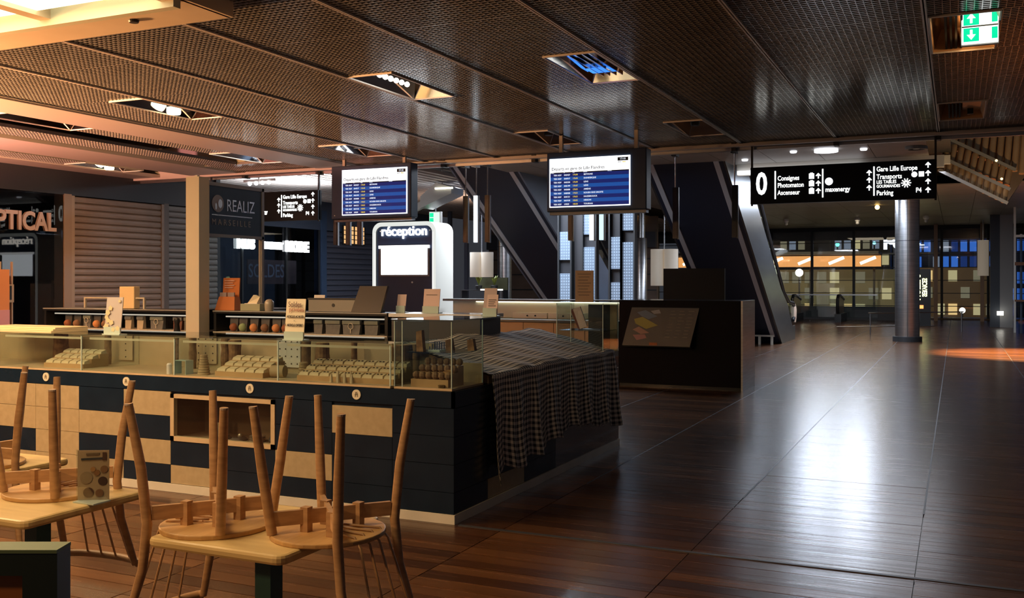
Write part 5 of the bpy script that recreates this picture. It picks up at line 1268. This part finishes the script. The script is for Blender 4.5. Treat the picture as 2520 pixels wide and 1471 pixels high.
obj('emblem_leaf', MB().prism([(7.535-.03+.014*math.cos(2*PI*k/12), 2.30+.035*math.sin(2*PI*k/12)) for k in range(12)], KX+.006, KX+.009, 'x'), silver, ks)
post2 = empty('service_counter', (KX-.3, 7.9, 0), 'dark service counter under the navy kiosk sign', 'counter')
obj('body', MB().box(KX-.5, KX+.3, 7.66, 8.5, 0, 1.25), black_m, post2); obj('top', MB().box(KX-.52, KX+.32, 7.64, 8.52, 1.25, 1.283), charcoal, post2)

# things standing on the shelves
Z = 1.286
oc = empty('counter_display', (-6.35, 7.45, Z), 'orange cardboard counter display right of the cream post', 'display')
orm = mat('display_orange', (.55, .17, .04), .6)
obj('back', MB().bar((-6.41, 7.48, Z), (-6.41, 7.50, Z+.31), .20, .012, (0, 1, 0)), orm, oc)
obj('pocket', MB().add([(-6.52, 7.38, Z), (-6.28, 7.38, Z), (-6.28, 7.49, Z), (-6.52, 7.49, Z), (-6.50, 7.42, Z+.13), (-6.31, 7.42, Z+.13), (-6.31, 7.49, Z+.13), (-6.50, 7.49, Z+.13)], [(0, 3, 2, 1), (4, 5, 6, 7), (0, 1, 5, 4), (1, 2, 6, 5), (2, 3, 7, 6), (3, 0, 4, 7)]), orm, oc)
for k in range(2): obj('leaflet', MB().box(-6.49+.095*k, -6.41+.095*k, 7.42, 7.432, Z+.10, Z+.17), mat('leaflet_mauve', (.34, .26, .26), .6), oc)
for k in range(4): obj('print_line', MB().box(-6.48, -6.36-.02*(k % 2), 7.476, 7.48, Z+.28-.022*k, Z+.286-.022*k), paper_pink, oc)
tx = empty('tissue_box', (-6.06, 7.40, Z), 'green tissue box with a pulled tissue on the black shelf', 'tissue box')
obj('box', MB().box(-6.19, -5.96, 7.36, 7.47, Z, Z+.065), mat('tissue_green', (.34, .36, .25), .6), tx)
obj('rim', MB().box(-6.15, -6.0, 7.37, 7.46, Z+.065, Z+.07), paper, tx)
obj('tissue', MB().add([(-6.13, 7.39, Z+.07), (-6.02, 7.39, Z+.07), (-6.02, 7.43, Z+.07), (-6.13, 7.43, Z+.07), (-6.05, 7.38, Z+.15), (-5.99, 7.40, Z+.13), (-5.99, 7.41, Z+.13), (-6.05, 7.42, Z+.15)], [(0, 3, 2, 1), (4, 5, 6, 7), (0, 1, 5, 4), (1, 2, 6, 5), (2, 3, 7, 6), (3, 0, 4, 7)]), paper_cream, tx)
tag(obj('glass_jar', MB().lathe([(.04, Z), (.044, Z+.05), (.042, Z+.085), (.025, Z+.105), (.006, Z+.11)], (-5.89, 7.41), 16), mat('jar_glass', (.40, .36, .30), .12), smooth=True), 'small domed glass jar right of the tissue box', 'jar')
pcs = empty('computer', (-5.15, 7.42, Z), 'wide silver back of a till computer on the right shelf', 'computer')
obj('body', MB().bar((-5.43, 7.42, Z+.055), (-4.88, 7.42, Z+.055), .05, .105), mat('pc_silver', (.30, .30, .28), .35, .5), pcs)
obj('top_edge', MB().box(-5.44, -4.87, 7.395, 7.445, Z+.107, Z+.125), charcoal, pcs)
obj('round_logo', MB().prism([(-5.155+.016*math.cos(2*PI*k/16), Z+.06+.016*math.sin(2*PI*k/16)) for k in range(16)], 7.392, 7.395), charcoal, pcs)
tl = empty('till_screen', (-4.80, 7.38, Z), 'dark tilted till screen at the end of the right shelf', 'screen')
obj('screen', MB().add([(-4.93, 7.34, Z), (-4.62, 7.34, Z), (-4.62, 7.37, Z), (-4.93, 7.37, Z), (-4.90, 7.44, Z+.235), (-4.61, 7.44, Z+.235), (-4.61, 7.47, Z+.235), (-4.90, 7.47, Z+.235)], [(0, 3, 2, 1), (4, 5, 6, 7), (0, 1, 5, 4), (1, 2, 6, 5), (2, 3, 7, 6), (3, 0, 4, 7)]), mat('till_dark', (.06, .055, .055), .3), tl)
obj('foot', MB().box(-4.85, -4.70, 7.42, 7.55, Z, Z+.02), charcoal, tl)
def easel(x, y, z, w, h, m, label, lines=0, tilt=.03, base=True, foot=pane):
    e = empty('card_stand', (x, y, z), label, 'card', None)
    obj('card', MB().bar((x, y, z+.004), (x, y+tilt, z+h), w, .006, (0, 1, 0)), m, e)
    if base: obj('clear_base', MB().box(x-w/2-.005, x+w/2+.005, y-.02, y+.06, z, z+.006).box(x-w/2, x+w/2, y-.008, y-.004, z, z+.06), edge_m, e)
    for k in range(lines):
        t = .25+.09*k; obj('print_line', MB().box(x-w*.34, x+w*(.34-.08*(k % 3)), y+tilt*(1-t)-.006, y+tilt*(1-t)-.0035, z+h*(1-t), z+h*(1-t)+.004), ink, e)
    return e
GT = T1+.0125
cs1 = easel(-5.98, 5.62, GT, .17, .29, mat('patterned_card', (.46, .43, .44), .5), 'grey card with cream leaf pattern in a clear stand, left of the cream post', 0)
for k, (dx, dz, r) in enumerate(((-.06, .04, .03), (-.045, .09, .022), (.06, .03, .022), (-.055, .15, .026), (-.01, .075, .024), (.06, .24, .014), (-.03, .185, .022), (.015, .02, .02), (-.065, .115, .02))):
    obj('leaf_print', MB().prism([(-5.98+dx+r*1.1*math.cos(2*PI*q/10+k)*(1 if q % 2 else .7), GT+.02+dz+r*math.sin(2*PI*q/10+k)*(1 if q % 2 else .7)) for q in range(10)], 5.612+.03*(dz/.29)-.004, 5.612+.03*(dz/.29)-.001), mat('leaf_cream', (.72, .60, .38), .6), cs1)
cs2 = easel(-4.25, 5.62, GT, .165, .29, paper_cream, 'white offer sign in a clear stand on the middle of the glass case', 0)
yy = 5.632
text('Soldes', .055, mat('print_mauve', (.20, .12, .12), .6), cs2, (-4.25, yy-.002, GT+.25), align='CENTER', depth=.0008, sx=.8)
text('privées', .045, mat('print_rose', (.45, .18, .14), .6), cs2, (-4.235, yy-.004, GT+.215), align='CENTER', depth=.0008)
text('1 ARTICLES ACHETÉS', .021, ink, cs2, (-4.25, yy-.009, GT+.165), align='CENTER', depth=.0008, bold=.0006, sx=.8)
text('=', .02, ink, cs2, (-4.25, yy-.010, GT+.135), align='CENTER', depth=.0008)
text('1 ARTICLE OFFERT', .024, ink, cs2, (-4.25, yy-.013, GT+.105), align='CENTER', depth=.0008, bold=.0006, sx=.75)
easel(-4.18, 7.46, 1.286, .16, .21, paper_pink, 'pink card with a hat print in front of the reception totem', 1)
easel(-4.52, 7.52, 1.286, .09, .16, paper_pink, 'small pink card beside the till screen', 0)
easel(-5.40, 7.50, 1.286, .12, .15, paper, 'pale card behind the white offer sign', 0)
easel(-2.995, 6.22, TZ+.013, .085, .155, paper_pink, 'pinkish card with small print on the corner glass case', 4)
easel(-3.05, 6.30, TZ+.013, .10, .20, mat('mauve_card', (.52, .42, .42), .7), 'taller mauve card behind the pinkish card on the corner case', 0)
bf = empty('white_frame_box', (-8.2, 7.45, Z), 'cream open frame on the left black shelf', 'frame')
for b in ((-8.30, -7.46, Z+.10, Z+.115), (-8.30, -8.28, Z, Z+.10), (-7.48, -7.46, Z, Z+.10)): obj('bar', MB().box(b[0], b[1], 7.42, 7.44, b[2], b[3]), cream_post, bf)
tag(obj('cream_box', MB().box(-7.78, -7.58, 7.40, 7.48, Z, Z+.225), mat('box_cream', (.86, .66, .36), .6), bevel=.006), 'plain cream box standing on the left black shelf', 'box')
pb = empty('paper_stack', (-7.4, 5.9, GT), 'cream paper wedge lying on the left end of the glass case', 'paper')
for k in range(3): obj('sheet', MB().box(-7.6, -6.72, 5.68+.02*k, 6.05, GT+.012*k, GT+.010+.012*k), mat('sheet_cream', (.90, .74, .46), .6), pb)

# ================================================================== CAFE TABLES AND CHAIRS
TT = .74
def table(cx, cy, label, w=.54, d=.56):
    e = empty('cafe_table', (cx, cy, 0), label, 'table', 'cafe tables')
    x0, x1, y0, y1 = cx-w/2, cx+w/2, cy-d/2, cy+d/2
    r = .035; pts = []
    for (ax, ay, a0) in ((x1-r, y1-r, 0), (x0+r, y1-r, 90), (x0+r, y0+r, 180), (x1-r, y0+r, 270)):
        for k in range(5):
            a = math.radians(a0+22.5*k); pts.append((ax+r*math.cos(a), ay+r*math.sin(a)))
    obj('top', MB().prism([(p[0], p[1]) for p in pts], TT-.032, TT, 'z'), wood_table, e, bevel=.010)
    obj('pedestal', MB().box(cx-.032, cx+.032, cy-.032, cy+.032, .02, TT-.045), teal, e)
    obj('base_plate', MB().box(cx-.22, cx+.22, cy-.22, cy+.22, 0, .014), teal, e)
    obj('top_plate', MB().box(cx-.14, cx+.14, cy-.14, cy+.14, TT-.045, TT-.032), teal, e)
    return e
table(-2.10, 2.64, 'pale wooden cafe table with two upturned chairs in the foreground')
table(-3.17, 2.62, 'pale wooden cafe table with the menu card at the left edge')
table(-4.02, 3.0, 'pale wooden cafe table mostly outside the left picture edge')
SH = .425
def chair(name, label, loc, rot):
    e = empty(name, loc, label, 'chair', 'wooden cafe chairs', rot)
    L = dict(local=True)
    n = 30; pts = []
    for k in range(n):
        a = 2*PI*k/n; pts.append((.192*math.cos(a), .185*math.sin(a)-.005))
    obj('seat', MB().prism(pts, SH-.016, SH, 'z'), wood_seat, e, bevel=.004, **L)
    FL = {'fl': (-.135, -.125), 'fr': (.135, -.125), 'rl': (-.155, .135), 'rr': (.155, .135)}
    FT = {'fl': (-.172, -.170), 'fr': (.172, -.170), 'rl': (-.205, .185), 'rr': (.205, .185)}
    for k in FL:
        top, ft = FL[k], FT[k]
        if k[0] == 'f':
            obj('leg', MB().tube([(ft[0], ft[1], 0), (ft[0]+(top[0]-ft[0])*.5, ft[1]+(top[1]-ft[1])*.5, SH*.5), (top[0], top[1], SH-.017)], [.0135, .0165, .0165], 12), wood_chair, e, smooth=True, **L)
        else:
            s = -1 if k[1] == 'l' else 1
            obj('leg', MB().tube([(ft[0], ft[1], 0), (s*.178, .158, SH*.5), (s*.165, .145, SH*.93), (s*.170, .160, SH+.12), (s*.190, .215, .74)], [.0135, .0165, .0165, .0155, .0125], 12), wood_chair, e, smooth=True, **L)
        obj('foot_cap', MB().lathe([(.0138, 0), (.0138, .006)], ft, 12), mat('foot_grey', (.42, .33, .26), .6), e, **L)
    za = SH-.065
    for a, b in (('fl', 'rr'), ('fr', 'rl')):
        pa = Vector((*FL[a], za))*1.0; pb_ = Vector((*FL[b], za))
        dz = .0 if a == 'fl' else -.003
        obj('cross_rail', MB().bar(pa+Vector((0, 0, dz)), pb_+Vector((0, 0, dz)), .016, .046), wood_chair, e, **L)
        for t in (.28, .72):
            p = pa.lerp(pb_, t); obj('spacer', MB().box(p.x-.014, p.x+.014, p.y-.014, p.y+.014, za-.030, SH-.016), wood_chair, e, **L)
    crest = [(-.195, .222, .738)]+[(.205*math.sin(t), .222+.055*math.cos(t), .742) for t in [math.radians(q) for q in (-70, -45, -20, 0, 20, 45, 70)]]+[(.195, .222, .738)]
    obj('crest_rail', MB().tube(crest, .0145, 10), wood_chair, e, smooth=True, **L)
    for q in (-.10, -.034, .034, .10):
        obj('spindle', MB().tube([(q*.45, .02, SH-.024), (q*.72, .145, SH-.020), (q*.8, .172, SH+.01), (q*1.15, .262, .735)], .0042, 6), wood_chair, e, smooth=True, **L)
    return e
UP = TT+SH
chair('cafe_chair', 'upturned wooden chair at the right of the foreground table, back hanging right', (-1.855, 2.64, UP), (PI, 0, math.radians(90)))
chair('cafe_chair', 'upturned wooden chair at the left of the foreground table, back hanging left', (-2.262, 2.57, UP), (PI, 0, math.radians(-88)))
chair('cafe_chair', 'upturned wooden chair on the table with the menu card', (-3.19, 2.72, UP), (PI, 0, math.radians(181)))
chair('cafe_chair', 'upturned wooden chair on the farthest left table, only two legs in view', (-3.97, 2.97, UP), (PI, 0, math.radians(45)))
# sticker on the foreground table
tag(obj('table_sticker', MB().lathe([(.042, TT+.0005), (.042, TT+.0015)], (-2.315, 2.455), 20), mat('sticker_grey', (.30, .25, .18), .6)), 'round grey number sticker on the foreground table corner', 'sticker')
# menu card
mc = empty('menu_card', (-2.93, 2.67, TT), 'clear stand with a brown food menu on the left table', 'menu')
mx, my = -2.932, 2.665
def mpt(u, v, off=0.): 
    a = math.radians(28); return Vector((mx+(u-.5)*.115*math.cos(a)-off*math.sin(a)*-1, my+(u-.5)*.115*math.sin(a)-off*math.cos(a), TT+.006+v*.185))
def mpoly(pts, off, m, nm):
    P = [mpt(u, v, off) for u, v in pts]; Q = [mpt(u, v, off-.002) for u, v in pts]; n_ = len(P)
    obj(nm, MB().add(P+Q, [tuple(range(n_)), tuple(range(2*n_-1, n_-1, -1))]+[(i, (i+1) % n_, (i+1) % n_+n_, i+n_) for i in range(n_)]), m, mc)
mpoly([(0, 0), (1, 0), (1, 1), (0, 1)], 0, mat('menu_paper', (.46, .31, .20), .5), 'sheet')
for k, (u, v, r, c) in enumerate(((.80, .38, .15, (.07, .03, .02)), (.35, .15, .17, (.10, .04, .02)), (.28, .45, .20, (.36, .24, .15)), (.62, .55, .10, (.30, .13, .05)), (.85, .62, .12, (.28, .13, .06)), (.7, .14, .13, (.2, .09, .04)), (.5, .62, .08, (.34, .17, .06)))):
    mpoly([(min(max(u+r*math.cos(2*PI*q/14), .01), .99), min(max(v+r*.6*math.sin(2*PI*q/14), .01), .99)) for q in range(14)], .002+.0004*k, mat('menu_spot%d' % k, c, .5), 'food_print')
mpoly([(.12, .80), (.86, .82), (.86, .86), (.12, .84)], .003, ink, 'title_band'); mpoly([(.28, .90), (.70, .91), (.70, .95), (.28, .94)], .003, mat('menu_ink2', (.2, .12, .07), .6), 'title_band'); mpoly([(.80, .80), (.92, .80), (.92, .96), (.80, .96)], .0035, mat('menu_ink3', (.10, .04, .02), .6), 'ribbon')
mpoly([(-.02, 0), (1.02, 0), (1.02, 1.02), (-.02, 1.02)], .006, pane, 'clear_front')
obj('clear_foot', MB().box(mx-.05, mx+.055, my-.05, my+.03, TT+.0005, TT+.005), edge_m, mc)
# dark green board in the corner
fb = empty('notice_board', (-1.55, 1.02, 0), 'dark green framed board with a rust panel in the lower left corner', 'board')
bxr, by_, bw_ = -1.405, 1.20, .62
gm = mat('board_green', (.012, .030, .030), .45); gt = mat('board_green_top', (.16, .26, .15), .5)
ang = math.radians(24.5)
def bpt(u, w_, z_): return Vector((bxr-.0+(u)*math.cos(ang)-w_*math.sin(ang), by_+u*math.sin(ang)+w_*math.cos(ang), z_))
def bbox(u0, u1, w0, w1, z0, z1, m, nm):
    vs_ = [bpt(u, w_, z_) for z_ in (z0, z1) for (u, w_) in ((u0, w0), (u1, w0), (u1, w1), (u0, w1))]
    return obj(nm, MB().add(vs_, [(0, 3, 2, 1), (4, 5, 6, 7), (0, 1, 5, 4), (1, 2, 6, 5), (2, 3, 7, 6), (3, 0, 4, 7)]), m, fb)
BZ = 1.10
bbox(-bw_, 0, 0, .05, BZ-.045, BZ-.006, gm, 'top_bar'); bbox(-bw_, 0, -.002, .052, BZ-.006, BZ, gt, 'top_capping')
bbox(-.06, 0, 0, .05, 0, BZ-.045, gm, 'side_bar'); bbox(-bw_, -bw_+.06, 0, .05, 0, BZ-.045, gm, 'side_bar')
bbox(-bw_+.06, -.06, .02, .035, .12, BZ-.045, mat('board_rust', (.36, .13, .035), .6), 'panel')
bbox(-bw_+.06, -.06, 0, .05, .08, .12, gm, 'bottom_bar')
bbox(-.30, -.14, -.004, 0, BZ-.03, BZ-.004, charcoal, 'label_holder')
